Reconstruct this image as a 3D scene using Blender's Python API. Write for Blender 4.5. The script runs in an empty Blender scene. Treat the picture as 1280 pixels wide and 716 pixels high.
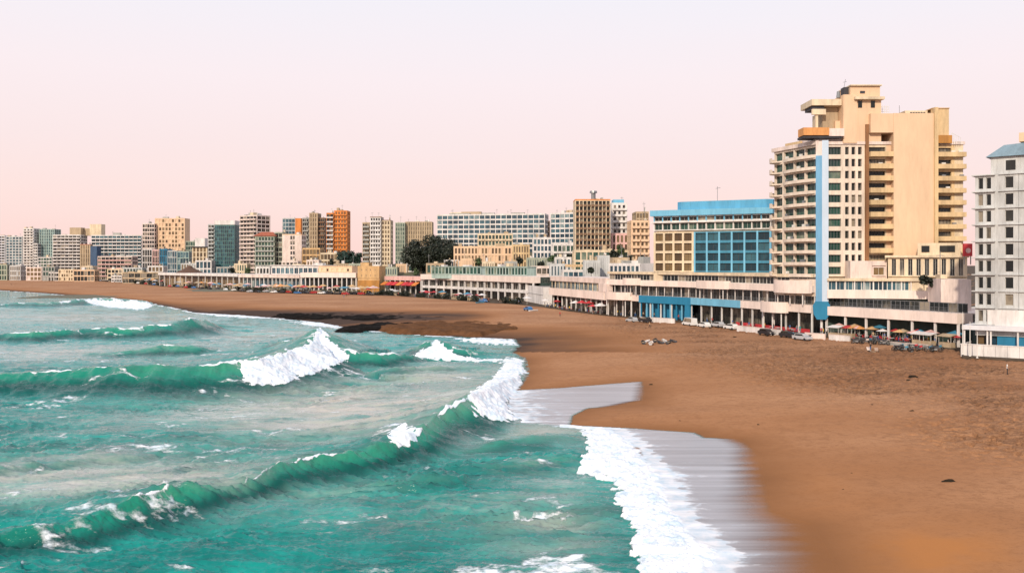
import bpy, math, random
import numpy as np
random.seed(7)
R = math.radians
S = bpy.context.scene
COL = S.collection
F, HZ, CH = 1100.0, 330.0, 18.0            # focal length (photo px), horizon row, camera height above the sea
GZ = 1.8                                    # level of the upper beach and the town

def gp(px, py, z=GZ):                       # photo pixel -> world point on the level z
    Y = (CH - z) * F / (py - HZ)
    return ((px - 640) / F * Y, Y)
def xa(px, Y): return (px - 640) / F * Y
def za(py, Y): return CH - (py - HZ) / F * Y

# ------------------------------------------------------------------ materials
MATS = {}
def nmat(name):
    m = bpy.data.materials.new(name); m.use_nodes = True
    nt = m.node_tree; nt.nodes.clear()
    return m, nt, nt.nodes, nt.links
def N(nt, t, **kw):
    n = nt.nodes.new(t)
    for k, v in kw.items(): setattr(n, k, v)
    return n
def mapped_noise(nt, scale, xyz=(1, 1, 1), detail=4, rough=.6, src='Position'):
    g = N(nt, 'ShaderNodeNewGeometry') if src == 'Position' else N(nt, 'ShaderNodeTexCoord')
    mp = N(nt, 'ShaderNodeMapping'); mp.inputs['Scale'].default_value = xyz
    nt.links.new(g.outputs[src], mp.inputs['Vector'])
    n = N(nt, 'ShaderNodeTexNoise'); n.inputs['Scale'].default_value = scale
    n.inputs['Detail'].default_value = detail; n.inputs['Roughness'].default_value = rough
    nt.links.new(mp.outputs[0], n.inputs['Vector'])
    return n.outputs['Fac']
def ramp(nt, fac, stops):
    r = N(nt, 'ShaderNodeValToRGB'); e = r.color_ramp.elements
    while len(e) > 1: e.remove(e[-1])
    e[0].position, c = stops[0]; e[0].color = (*c, 1) if len(c) == 3 else c
    for p, c in stops[1:]:
        q = e.new(p); q.color = (*c, 1) if len(c) == 3 else c
    nt.links.new(fac, r.inputs[0]); return r.outputs[0]
def mixc(nt, fac, a, b, mode='MIX'):
    m = N(nt, 'ShaderNodeMix', data_type='RGBA', blend_type=mode)
    for s, v in ((m.inputs[0], fac), (m.inputs[6], a), (m.inputs[7], b)):
        if isinstance(v, (int, float)): s.default_value = v
        elif isinstance(v, tuple): s.default_value = (*v[:3], 1)
        else: nt.links.new(v, s)
    return m.outputs[2]
def math_(nt, op, a, b=None, clamp=False):
    m = N(nt, 'ShaderNodeMath', operation=op, use_clamp=clamp)
    for i, v in enumerate((a, b)):
        if v is None: continue
        if isinstance(v, (int, float)): m.inputs[i].default_value = v
        else: nt.links.new(v, m.inputs[i])
    return m.outputs[0]

def paint(name, col, rough=.75, grime=.42, streak=True, metallic=0, bump=.15, rnd=0.0):
    if name in MATS: return MATS[name]
    m, nt, ns, L = nmat(name)
    p = N(nt, 'ShaderNodeBsdfPrincipled'); o = N(nt, 'ShaderNodeOutputMaterial')
    big = mapped_noise(nt, .35, (1, 1, .25 if streak else 1), 6, .7)
    f = ramp(nt, big, [(.3, (1 - grime,) * 3), (.62, (1, 1, 1)), (.8, (1 + grime * .2,) * 3)])
    c = mixc(nt, 1.0, tuple(col), f, 'MULTIPLY')
    fine = mapped_noise(nt, 2.6, (1, 1, .12 if streak else 1), 4, .7)
    f2 = ramp(nt, fine, [(.28, (1 - grime * .9, 1 - grime, 1 - grime * 1.1)), (.5, (1, 1, 1))])
    c = mixc(nt, .45, c, f2, 'MULTIPLY')
    if rnd:
        oi = N(nt, 'ShaderNodeObjectInfo')
        f3 = ramp(nt, oi.outputs['Random'], [(0, (1 - rnd,) * 3), (1, (1, 1, 1))])
        c = mixc(nt, 1.0, c, f3, 'MULTIPLY')
    L.new(c, p.inputs['Base Color']); p.inputs['Roughness'].default_value = rough
    p.inputs['Metallic'].default_value = metallic
    if bump:
        b = N(nt, 'ShaderNodeBump'); b.inputs['Strength'].default_value = bump; b.inputs['Distance'].default_value = .05
        L.new(fine, b.inputs['Height']); L.new(b.outputs[0], p.inputs['Normal'])
    if 'rock' in name or 'seaweed' in name or 'paving' in name: p.inputs['Specular IOR Level'].default_value = .05
    L.new(p.outputs[0], o.inputs[0]); MATS[name] = m
    return m
def glassm(name, stops, rough=.22):
    if name in MATS: return MATS[name]
    m, nt, ns, L = nmat(name)
    p = N(nt, 'ShaderNodeBsdfPrincipled'); o = N(nt, 'ShaderNodeOutputMaterial')
    oi = N(nt, 'ShaderNodeObjectInfo')
    n = mapped_noise(nt, .45, (1, 1, .7), 2, .5)
    v = math_(nt, 'ADD', math_(nt, 'MULTIPLY', oi.outputs['Random'], .6), math_(nt, 'MULTIPLY', n, .5))
    L.new(ramp(nt, v, stops), p.inputs['Base Color'])
    p.inputs['Roughness'].default_value = rough; p.inputs['IOR'].default_value = 1.45
    L.new(p.outputs[0], o.inputs[0]); MATS[name] = m
    return m

W_ = dict(
 ivory=paint('ivory_render', (.80, .68, .57), grime=.35), white=paint('white_render', (.78, .74, .72)), pinkw=paint('pinkish_white_render', (.80, .66, .60)),
 cream=paint('cream_render', (.76, .62, .44)), peach=paint('peach_render', (.74, .515, .34), grime=.16),
 peachd=paint('deep_peach_render', (.72, .52, .29)), band=paint('promenade_band', (.84, .70, .63), grime=.25),
 orange=paint('orange_render', (.72, .24, .05)), orangeb=paint('orange_fascia', (.78, .36, .12)),
 brown=paint('brown_render', (.26, .15, .09)), tan=paint('tan_render', (.50, .38, .25)),
 grey=paint('grey_render', (.42, .42, .40)), greyb=paint('blue_grey_render', (.58, .59, .59)),
 lilac=paint('pale_lilac_render', (.66, .66, .70), grime=.15), teal=paint('teal_cladding', (.05, .22, .20), rough=.4),
 tealg=paint('pale_teal_cladding', (.40, .52, .48)), navy=paint('navy_cladding', (.05, .10, .19)),
 blue=paint('bright_blue_paint', (.05, .24, .37), grime=.35), blued=paint('deep_blue_paint', (.015, .20, .36), grime=.2),
 bluel=paint('light_blue_paint', (.17, .46, .66), grime=.25), dark=paint('dark_interior', (.03, .03, .03), bump=0),
 darkg=paint('dark_green_cladding', (.04, .07, .06)), redt=paint('red_roof_tiles', (.42, .11, .05)),
 thatch=paint('brown_thatch', (.12, .06, .035)), yellow=paint('ochre_render', (.66, .42, .20)),
 ochre=paint('orange_ochre_render', (.48, .22, .05)), pink=paint('pink_render', (.78, .48, .44)),
 roofg=paint('roof_felt', (.20, .18, .16)), metal=paint('grey_metal', (.30, .31, .32), rough=.4, metallic=.6),
 pipe=paint('rust_brown_paint', (.30, .14, .06)), red=paint('red_paint', (.60, .04, .05)),
 frame=paint('white_frame', (.70, .68, .64), grime=.1, bump=0), framed=paint('dark_frame', (.06, .06, .06), bump=0),
 slate=paint('slate_dark_roof', (.05, .05, .06)), sage=paint('sage_render', (.42, .45, .36)))
G_ = dict(
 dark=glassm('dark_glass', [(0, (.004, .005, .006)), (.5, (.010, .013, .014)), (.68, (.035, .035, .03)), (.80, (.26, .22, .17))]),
 green=glassm('green_glass', [(0, (.006, .016, .015)), (.4, (.012, .04, .034)), (.7, (.03, .09, .07)), (.88, (.22, .25, .19))]),
 blue=glassm('blue_glass', [(0, (.008, .02, .03)), (.45, (.015, .05, .08)), (.75, (.05, .13, .17)), (.9, (.3, .36, .36))]),
 brown=glassm('brown_shutter', [(0, (.03, .02, .012)), (.4, (.10, .06, .03)), (.7, (.17, .11, .05)), (.9, (.25, .18, .1))]),
 teal=glassm('teal_glass', [(0, (.004, .015, .025)), (.5, (.006, .035, .055)), (.9, (.04, .13, .17))]))

# ------------------------------------------------------------------ mesh helpers
class MB:
    def __init__(s): s.v = []; s.f = []; s.m = []
    def add(s, vs, fs, mi=0):
        k = len(s.v); s.v += [tuple(p) for p in vs]; s.f += [tuple(k + i for i in f) for f in fs]; s.m += [mi] * len(fs)
    def box(s, x0, x1, y0, y1, z0, z1, mi=0):
        if x0 > x1: x0, x1 = x1, x0
        if y0 > y1: y0, y1 = y1, y0
        s.add([(x0,y0,z0),(x1,y0,z0),(x1,y1,z0),(x0,y1,z0),(x0,y0,z1),(x1,y0,z1),(x1,y1,z1),(x0,y1,z1)],
              [(0,3,2,1),(4,5,6,7),(0,1,5,4),(1,2,6,5),(2,3,7,6),(3,0,4,7)], mi)
    def prism(s, poly, z0, z1, mi=0):
        n = len(poly)
        a = sum(poly[i][0]*poly[(i+1)%n][1]-poly[(i+1)%n][0]*poly[i][1] for i in range(n))
        if a < 0: poly = poly[::-1]
        vs = [(x,y,z0) for x,y in poly] + [(x,y,z1) for x,y in poly]
        s.add(vs, [tuple(range(n-1,-1,-1)), tuple(range(n,2*n))] + [(i,(i+1)%n,n+(i+1)%n,n+i) for i in range(n)], mi)
    def cone(s, x, y, z0, z1, r0, r1, n=10, mi=0):
        vs = [(x+r0*math.cos(2*math.pi*i/n), y+r0*math.sin(2*math.pi*i/n), z0) for i in range(n)]
        vs += [(x+r1*math.cos(2*math.pi*i/n), y+r1*math.sin(2*math.pi*i/n), z1) for i in range(n)]
        s.add(vs, [tuple(range(n-1,-1,-1)), tuple(range(n,2*n))] + [(i,(i+1)%n,n+(i+1)%n,n+i) for i in range(n)], mi)
    def tube(s, a, b, r, n=6, r2=None, mi=0):
        r2 = r if r2 is None else r2
        a = np.array(a, float); b = np.array(b, float); d = b - a; d /= max(np.linalg.norm(d), 1e-6)
        u = np.cross(d, (0,0,1) if abs(d[2]) < .9 else (1,0,0)); u /= np.linalg.norm(u); w = np.cross(d, u)
        vs = [tuple(a + r*(u*math.cos(2*math.pi*i/n)+w*math.sin(2*math.pi*i/n))) for i in range(n)]
        vs += [tuple(b + r2*(u*math.cos(2*math.pi*i/n)+w*math.sin(2*math.pi*i/n))) for i in range(n)]
        s.add(vs, [tuple(range(n-1,-1,-1)), tuple(range(n,2*n))] + [(i,(i+1)%n,n+(i+1)%n,n+i) for i in range(n)], mi)
    def mesh(s, name, mats, smooth=False):
        me = bpy.data.meshes.new(name); me.from_pydata(s.v, [], s.f)
        for m in (mats if isinstance(mats, (list, tuple)) else [mats]): me.materials.append(m)
        me.polygons.foreach_set('material_index', s.m)
        if smooth: me.polygons.foreach_set('use_smooth', [True]*len(s.f))
        me.update(); return me
    def build(s, name, mats, parent=None, loc=(0,0,0), smooth=False):
        if not s.v: return None
        return link(name, s.mesh(name, mats, smooth), parent, loc)
def link(name, me, parent=None, loc=(0,0,0), rz=0):
    o = bpy.data.objects.new(name, me); COL.objects.link(o); o.location = loc; o.rotation_euler[2] = rz
    if parent: o.parent = parent
    return o
def tag(o, label=None, cat=None, group=None, kind=None):
    if label: o['label'] = label
    if cat: o['category'] = cat
    if group: o['group'] = group
    if kind: o['kind'] = kind
    return o
def empty(name, loc, rz, label, cat, group=None):
    o = bpy.data.objects.new(name, None); COL.objects.link(o); o.empty_display_size = 1
    o.location = loc; o.rotation_euler[2] = rz
    return tag(o, label, cat, group)
def copy_tree(o, parent=None):
    c = o.copy(); COL.objects.link(c); c.parent = parent
    for ch in list(o.children): copy_tree(ch, c)
    return c

# landmark phrase for a place along the promenade, so that small repeats can be told apart
LM = [(60, 'below the white far left flats'), (120, 'before the long white hotel'), (178, 'right of the navy tower foot'),
      (222, 'left of the thatched roof'), (262, 'below the thatched roof'), (300, 'below the teal glass tower'),
      (345, 'below the tall white balcony tower'), (405, 'before the blue windowed restaurant'), (446, 'before the peach pavilion'),
      (482, 'beside the ochre block'), (530, 'under the red awnings'), (600, 'before the pink banded arcade'),
      (668, 'at the right end of the pink arcade'), (762, 'before the round ended pavilion'), (850, 'before the blue arcade'),
      (925, 'below the light blue fascia'), (1035, 'below the left podium arcade'), (1205, 'before the dark right arcade'), (1400, 'by the grey right block')]
def lm(px):
    for x, t in LM:
        if px < x: return t
    return LM[-1][1]
SMALL = []
def small(o, px, text, cat, group):
    tag(o, text + ' ' + lm(px), cat, group); SMALL.append((o, px)); return o
def finish_small():
    d = {}
    for o, px in SMALL: d.setdefault(o['label'], []).append((px, o))
    W = ['leftmost', 'second from left', 'third from left', 'fourth from left', 'fifth from left', 'sixth from left', 'seventh from left', 'eighth from left', 'ninth from left', 'tenth from left']
    for lab, l in d.items():
        if 1 < len(l) <= len(W):
            l.sort(key=lambda t: t[0])
            for i, (px, o) in enumerate(l): o['label'] = lab + ', ' + W[i]

# ------------------------------------------------------------------ buildings
class Bld:
    """box with its front from (0,0) to (W,0) in local space, going back to y=D"""
    def __init__(s, name, label, cat, A, B, D, z0, z1, wall, rec=.35, group=None, extra=()):
        s.A = A; dx, dy = B[0]-A[0], B[1]-A[1]; s.W = math.hypot(dx, dy); s.D = D; s.H = z1 - z0
        s.root = empty(name, (A[0], A[1], z0), math.atan2(dy, dx), label, cat, group)
        s.mats = [W_[wall]] + [W_[e] for e in extra]; s.mb = MB(); s.rec = rec; s.wins = []; s.z0 = z0
        s.mb.box(rec, s.W-rec, rec, D-rec, -2, s.H)
        s.faced = set()
    def fb(s, face, u0, u1, d0, d1, z0, z1, mb=None, mi=0):
        mb = mb or s.mb
        if face == 'front': mb.box(u0, u1, d0, d1, z0, z1, mi)
        elif face == 'right': mb.box(s.W-d1, s.W-d0, u0, u1, z0, z1, mi)
        elif face == 'left': mb.box(d0, d1, s.D-u1, s.D-u0, z0, z1, mi)
        else: mb.box(s.W-u1, s.W-u0, s.D-d1, s.D-d0, z0, z1, mi)
    def flen(s, face): return s.W if face in ('front', 'back') else s.D
    def blank(s, face, u0=None, u1=None, z0=-2, z1=None, mi=0):
        if u0 is None: u0, u1 = s.span(face)
        s.fb(face, u0, u1, 0, s.rec, z0, s.H if z1 is None else z1, mi=mi); s.faced.add(face)
    def span(s, face):
        return (0, s.W) if face in ('front', 'back') else (s.rec+.005, s.D-s.rec-.005)
    def facade(s, face, nf, nb, u0=None, u1=None, z0=0, z1=None, pier=.5, sp=1.0, glass='dark', frame='frame', mull=1,
               mi=0, mip=None, skip=.0, tops=.0):
        if u0 is None: u0, u1 = s.span(face)
        z1 = s.H if z1 is None else z1
        s.faced.add(face); fh = (z1-z0-tops)/nf; bw = (u1-u0-pier)/nb; mip = mi if mip is None else mip
        for i in range(nf+1):
            a = z0 + i*fh - (sp*.5 if i else 2.0 if z0 <= 0 else 0)
            b = z0 + i*fh + (sp*.5 if i < nf else tops)
            s.fb(face, u0, u1, 0, s.rec, a, b, mi=mi)
        for j in range(nb+1):
            s.fb(face, u0+j*bw, u0+j*bw+pier, -.03, s.rec, z0-.01, z1-.02, mi=mip)
        for i in range(nf):
            for j in range(nb):
                if random.random() < skip: continue
                s.wins.append((face, u0+j*bw+pier, bw-pier, z0+i*fh+sp*.5, fh-sp, glass, frame, mull))
    def balconies(s, face, nf, u0, u1, z0, fh, dep=1.2, per=1, par=.95, mat='white', gap=.4, rail=False, first=0):
        w = (u1-u0)/per; m = MB(); W2 = w-gap
        m.box(0, W2, -dep, .05, -.12, .08)
        if rail:
            m.box(0, W2, -dep, -dep+.05, par-.06, par)
            k = max(2, int(W2/1.2))
            for i in range(k+1): m.box(i*(W2-.05)/k, i*(W2-.05)/k+.05, -dep+.005, -dep+.045, .08, par-.03)
        else:
            m.box(0, W2, -dep, -dep+.1, .085, par)
            m.box(0, .1, -dep+.102, .03, .085, par-.002); m.box(W2-.1, W2, -dep+.102, .03, .085, par-.002)
        me = m.mesh('balcony', W_[mat])
        for i in range(first, nf):
            for j in range(per):
                o = link('balcony', me, s.root); u = u0+j*w+gap/2; z = z0+i*fh
                if face == 'front': o.location = (u, 0, z)
                elif face == 'right': o.location = (s.W, u, z); o.rotation_euler[2] = R(90)
                elif face == 'left': o.location = (0, s.D-u, z); o.rotation_euler[2] = R(-90)
    def part(s, name, x0, x1, y0, y1, z0, z1, mat):
        m = MB(); m.box(x0, x1, y0, y1, z0, z1); return m.build(name, W_[mat], s.root)
    def roof(s, h=.5, mat='roofg', edge=None, over=0):
        m = MB(); o = -over
        m.box(s.rec+.1, s.W-s.rec-.1, s.rec+.1, s.D-s.rec-.1, s.H, s.H+.12, 0)
        m.box(o, s.W-o, o, .25, s.H+.003, s.H+h, 1); m.box(o, s.W-o, s.D-.25, s.D-o, s.H+.003, s.H+h, 1)
        m.box(o, .25, .253, s.D-.253, s.H+.003, s.H+h-.01, 1); m.box(s.W-.25, s.W-o, .253, s.D-.253, s.H+.003, s.H+h-.01, 1)
        return m.build('roof', [W_[mat], W_[edge] if edge else s.mats[0]], s.root)
    def clutter(s, n=3, seed=1, big=3.0):
        r = random.Random(seed)
        for i in range(n):
            w = r.uniform(.06, .2)*s.W; x = r.uniform(.08, .9)*(s.W-w); d = min(s.D*.5, r.uniform(2, 5)); y = r.uniform(.5, max(.6, s.D-d-1)); h = r.uniform(.9, big)
            if s.W > 3 and d > 1: s.part('stair_house', x+.1, x+w, y, y+d, s.H+.13, s.H+h, r.choice(['white', 'tan', 'grey', 'cream']))
        for i in range(max(1, n-1)):
            m = MB(); x = r.uniform(.1, .9)*s.W; y = r.uniform(.2, .6)*s.D; h = r.uniform(2.5, 6)
            m.tube((x, y, s.H), (x, y, s.H+h), .09, 5); m.tube((x-.8, y, s.H+h*.85), (x+.8, y, s.H+h*.85), .06, 4)
            m.build('antenna', W_['metal'], s.root)
    def done(s, cap=100, detail=False):
        for f in ('front', 'left', 'right', 'back'):
            if f not in s.faced: s.blank(f)
        s.mb.build('wall', s.mats, s.root)
        order = {'front': 0, 'left': 1, 'right': 1, 'back': 2}
        wins = sorted(s.wins, key=lambda w: (order[w[0]], -w[3]))
        cache = {}; rest = MB(); rmats = None
        for k, (face, u, w, z, h, glass, frame, mull) in enumerate(wins):
            key = (round(w, 2), round(h, 2), glass, frame, mull); t = .05 if w < 2.5 else .08
            if k < cap:
                if key not in cache:
                    a = MB(); b = MB(); r = s.rec
                    b.box(.02, w-.02, r-.12, r-.03, .02, h-.02, 0)
                    a.box(.01, w-.01, r-.18, r-.125, .01, .01+t); a.box(.01, w-.01, r-.18, r-.125, h-.01-t, h-.01)
                    n = mull+1
                    for q in range(n+1):
                        x = .01+q*(w-.02-t)/n; a.box(x, x+t, r-.183, r-.124, .012, h-.012)
                    if detail: cache[key] = (a.mesh('window', W_[frame]), b.mesh('pane', G_[glass]))
                    else:
                        for f, mi in zip(b.f, b.m): pass
                        kk = len(a.v); a.v += b.v; a.f += [tuple(kk+i for i in f) for f in b.f]; a.m += [1]*len(b.f)
                        cache[key] = (a.mesh('window', [W_[frame], G_[glass]]), None)
                me, pm = cache[key]
                o = link('window', me, s.root)
                if face == 'front': o.location = (u, 0, z)
                elif face == 'right': o.location = (s.W, u, z); o.rotation_euler[2] = R(90)
                elif face == 'left': o.location = (0, s.D-u, z); o.rotation_euler[2] = R(-90)
                else: o.location = (s.W-u, s.D, z); o.rotation_euler[2] = R(180)
                if pm: link('pane', pm, o)
            else:
                s.fb(face, u+.02, u+w-.02, s.rec-.12, s.rec-.03, z+.02, z+h-.02, mb=rest, mi=0)
                s.fb(face, u+w*.5-.04, u+w*.5+.04, s.rec-.16, s.rec-.122, z+.03, z+h-.03, mb=rest, mi=1)
                rmats = [G_[glass], W_[frame]]
        if rest.v: tag(rest.build('window', rmats, s.root), kind='stuff')
        return s.root

def tower(label, px0, px1, ptop, Y0, nf, nb, wall='white', glass='dark', Y1=None, D=14, pier=.5, sp=1.0, side=None, snb=3,
          balc=None, bmat=None, name='apartment_tower', cat='building', clut=2, extra=(), mip=0, mull=1, sglass=None, rec=.35,
          roofmat='roofg', edge=None, frame='metal', group=None, z0=GZ, per=1, sblank=False, par=.95, skip=0, over=0, big=3.):
    Y1 = Y1 or Y0; sp *= .76; pier *= .72
    A = (xa(px0, Y0), Y0); B = (xa(px1, Y1), Y1); z1 = za(ptop, (Y0+Y1)/2)
    b = Bld(name, label, cat, A, B, D, z0, z1, wall, rec, group, extra)
    b.facade('front', nf, nb, pier=pier, sp=sp, glass=glass, mip=mip, mull=mull, frame=frame, skip=skip)
    if side is None: side = 'right' if (px0+px1)/2 < 640 else 'left'
    if sblank: b.blank(side)
    else: b.facade(side, nf, snb, pier=pier*1.4, sp=sp, glass=sglass or glass, mip=mip, mull=mull, frame=frame)
    fh = b.H/nf
    if balc: b.balconies('front', nf, .2, b.W-.2, 0, fh, dep=balc, per=per, par=par, mat=bmat or wall, first=1)
    b.roof(.6, roofmat, edge, over)
    if clut: b.clutter(clut, int(px0*7+ptop), big)
    return b

def far_buildings():
    T = tower
    T('pale lilac flats cut by the left picture edge', -22, 6, 295, 990, 16, 7, 'lilac', D=16, sp=1.4).done()
    T('bluish white slab block second from the left edge', 7, 28, 296, 960, 15, 5, 'greyb', 'blue', pier=1.2, sp=1.3).done()
    b = T('slim tall white tower left of the pale teal tower', 29, 42, 286, 950, 18, 3, 'white', pier=1.6, sp=1.4, side='right', snb=3, balc=1.0); b.done()
    T('lower white wing stepping down beside the slim white tower', 42.5, 47, 305, 948, 12, 2, 'white', sp=1.4, clut=0, name='apartment_wing').done()
    b = T('pale teal ribbed tower left of the long white hotel', 49, 68, 287, 955, 17, 8, 'tealg', 'teal', pier=1.1, sp=.7, sglass='green'); b.done()
    b = T('low white framed block with dark floors under the teal tower', 47.5, 65, 322, 925, 7, 5, 'white', 'green', sp=1.1, clut=1, name='apartment_building'); b.done()
    b = T('long hotel, white framed left half with rows of dark balconies', 66, 101, 294, 905, 14, 7, 'white', 'dark', pier=.6, sp=1.5, balc=1.3, name='hotel', clut=1)
    b.part('penthouse', b.W*.55, b.W*.95, 3, 12, b.H+.13, b.H+8, 'tan'); b.done()
    b = T('navy and tan striped narrow tower against the long hotel', 100, 113, 306, 885, 8, 4, 'tan', 'brown', pier=1.8, sp=.5, side='right', sblank=True, D=5, roofmat='redt', edge='redt')
    b.part('navy_wing', b.W+.02, b.W+6.5, -.3, 9, -2, b.H-1.5, 'navy'); b.done()
    b = T('long hotel right half, teal glazed grid with white frames', 114, 177, 294.5, 910, 13, 12, 'white', 'teal', pier=.5, sp=1.1, balc=1.0, name='hotel', clut=3, rec=.5)
    b.part('penthouse', -3, 9, 3, 12, b.H+.13, b.H+12, 'cream'); b.part('penthouse', -14, -3.1, 4, 12, b.H+.13, b.H+7.5, 'tan'); b.done()
    T('white fronted block with pink balconies before the teal hotel half', 122, 165, 321, 875, 6, 9, 'pinkw', 'dark', sp=1.3, clut=2, balc=1.0, bmat='pink', name='apartment_building').done()
    b = T('tall peach tower with plain peach wall left half gridded', 178, 193, 280, 870, 14, 5, 'pinkw', 'dark', sp=1.3); b.done()
    b = T('tall peach topped tower right of the gridded pink tower', 193.5, 231, 273.5, 875, 15, 9, 'peach', 'brown', pier=1.5, sp=1.5, skip=.35, clut=4, sblank=True); b.done()
    for i, (a, c, t, w, g, l) in enumerate([(178, 190, 312, 'white', 'dark', 'pale blank'), (190.5, 199, 313, 'pink', 'dark', 'small pink'), (199.5, 209, 312, 'blued', 'blue', 'narrow blue glass'), (209.5, 221, 314, 'greyb', 'blue', 'wide pale blue glass'), (221.5, 236, 315, 'tealg', 'blue', 'grey teal')]):
        T(l + ' low block at the foot of the peach tower', a, c, t, 800-4*i, 5, 4, w, g, sp=.8, clut=1, name='apartment_building').done()
    T('greenish low block right of the peach tower', 232, 244, 302, 850, 9, 4, 'sage', 'green', clut=1, name='apartment_building').done()
    b = T('cream block with dark flat roof left of the teal glass tower', 240, 259, 309, 770, 7, 4, 'cream', 'brown', pier=1.6, sp=.9, clut=0, name='apartment_building', roofmat='slate', edge='slate', over=1.5)
    b.part('roof_terrace', 2, b.W*.8, 2, 9, b.H+.6, b.H+8, 'white'); b.done()
    b = T('grey balcony tower attached left of the teal glass tower', 260, 268, 281, 735, 15, 2, 'greyb', 'dark', balc=1.4, clut=1); b.done()
    b = T('teal green glass slab tower with white top', 268.5, 293, 282, 720, 15, 10, 'teal', 'teal', pier=.25, sp=.35, sglass='teal', snb=4, clut=1, rec=.25)
    b.part('cornice', -.4, b.W+.4, -.4, b.D+.4, b.H+.7, b.H+4.2, 'white'); b.done()
    b = T('tall white balcony tower between the teal tower and red roofed block', 300, 321, 270, 700, 17, 5, 'pinkw', 'dark', sp=1.2, balc=1.2, snb=3, clut=4, Y1=690); b.done()
    b = T('grey lower wing of the tall white balcony tower', 321.5, 327, 276, 694, 16, 1, 'grey', 'dark', sp=1.2, clut=2, name='apartment_wing', side='right'); b.done()
    b = T('dark green block with red tiled roof', 318.5, 343, 296, 655, 10, 6, 'sage', 'green', pier=.9, sp=1.0, clut=0, name='apartment_building', balc=1., bmat='grey')
    m = MB(); W, D, H = b.W, b.D, b.H
    m.add([(-1,-1,H+.6),(W+1,-1,H+.6),(W+1,D+1,H+.6),(-1,D+1,H+.6),(3,D/2,H+3.8),(W-3,D/2,H+3.8)], [(0,1,5,4),(1,2,5),(2,3,4,5),(3,0,4),(3,2,1,0)])
    m.build('tiled_roof', W_['redt'], b.root); b.done()
    b = T('grey green narrow block between red roofed block and white tower', 343.5, 353, 291, 660, 11, 2, 'sage', 'dark', sp=1.1, clut=1, side='left', name='apartment_building', sblank=True); b.done()
    b = Bld('apartment_tower', 'plain white tower with one column of dark windows', 'building', (xa(353, 650), 650), (xa(377, 650), 650), 14, GZ, za(294, 650), 'pinkw')
    b.blank('front', 0, b.W*.38); b.facade('front', 10, 2, b.W*.38+.01, b.W*.68, sp=1.1, glass='dark'); b.blank('front', b.W*.68+.01, b.W); b.facade('right', 10, 3, sp=1.5)
    b.roof(.8, edge='peach'); b.clutter(1, 5); b.done()
    b = T('blue grey glazed tower behind the white tower', 353, 369, 273.5, 790, 16, 4, 'greyb', 'blue', sp=.8, side='right', sblank=True, D=5, clut=1)
    b.part('orange_wall', b.W+.02, b.W+5, -.2, 9, -2, b.H+.5, 'orange'); b.done()
    T('grey brown left part of the brown twin towers', 378, 386, 273, 740, 15, 3, 'grey', 'dark', sp=1.2, balc=1.1, clut=1).done()
    T('tall tan middle part of the brown twin towers', 386.5, 397, 267, 735, 16, 3, 'tan', 'brown', pier=1.5, sp=1.1, clut=3, big=4).done()
    T('dark brown right part of the brown twin towers', 397.5, 406, 273, 738, 15, 3, 'brown', 'dark', sp=1.1, balc=1.0, clut=1).done()
    T('ochre low block under the brown twin towers', 378, 400, 311, 640, 6, 5, 'yellow', 'brown', sp=1.5, clut=1, name='apartment_building').done()
    T('cream low block left of the dark green tree', 400.5, 422, 317, 620, 5, 5, 'cream', 'brown', sp=1.5, clut=2, name='apartment_building').done()
    b = T('bright orange tower with white balconies', 408, 417, 267, 700, 16, 2, 'orange', 'dark', sp=1.3, balc=1.3, bmat='white', clut=1)
    b.done()
    b = T('bright orange tower right column with small balconies', 417.5, 434, 264, 702, 17, 4, 'orange', 'brown', pier=1.7, sp=1.3, clut=2, balc=1.0, bmat='orange', per=2); b.done()
    b = T('brown and cream tower with dark balconies and crown', 453, 462, 279, 600, 15, 3, 'tan', 'dark', sp=1.1, balc=1.3, bmat='grey', clut=1)
    b.done()
    b = T('white middle strip of the dark crowned tower', 462.5, 476, 272, 598, 16, 4, 'white', 'dark', sp=1.1, pier=.8, clut=3, roofmat='brown', edge='brown', side='right', balc=.8); b.done()
    b = T('cream right strip of the dark crowned tower', 476.5, 488, 276, 600, 15, 3, 'cream', 'brown', sp=1.3, pier=1., clut=1, roofmat='brown', edge='brown', side='right'); b.done()
    T('grey green slab left half behind the white framed block', 494, 506, 279, 700, 15, 5, 'sage', 'green', pier=.7, sp=.7, clut=1).done()
    T('tan ribbed slab right half rising behind the big dark tree', 506.5, 540, 278, 705, 15, 11, 'tan', 'brown', pier=1.6, sp=.8, clut=4).done()
    b = T('small white framed block left of the big dark tree', 508, 533, 309, 560, 7, 2, 'white', 'green', pier=1.2, sp=.9, clut=1, name='apartment_building', mull=4); b.done()
    T('long white gridded hotel on the ridge', 546, 681, 268.5, 640, 15, 20, 'white', 'blue', pier=.7, sp=1.25, clut=7, name='hotel', D=18, Y1=625, mull=2).done(cap=100)
    T('shorter white gridded hotel wing right of the long ridge hotel', 688, 718, 267, 615, 15, 5, 'white', 'blue', pier=.7, sp=1.25, clut=3, name='hotel', Y1=605).done()
    T('narrow peach block between the two white ridge hotels', 681.5, 687.5, 277, 640, 13, 2, 'peach', 'brown', clut=0, side='left', name='apartment_building').done()
    T('cream row block with dark roof below the ridge hotel', 597, 641, 293, 560, 9, 10, 'cream', 'green', pier=.9, sp=1.5, clut=3, name='apartment_building', balc=.9, per=5).done()
    b = T('long peach block with small square windows', 567, 640, 309, 520, 6, 17, 'peach', 'brown', pier=1.1, sp=1.6, clut=3, name='apartment_building', skip=.2); b.done()
    T('peach block right end standing taller with dark windows', 640.5, 662, 307, 515, 6, 6, 'peachd', 'brown', pier=1., sp=1.5, clut=2, name='apartment_building').done()
    T('white narrow houses under the ridge hotel wing', 666, 690, 298, 500, 8, 5, 'white', 'blue', pier=.9, sp=1.5, clut=3, name='town_house').done()
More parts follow.
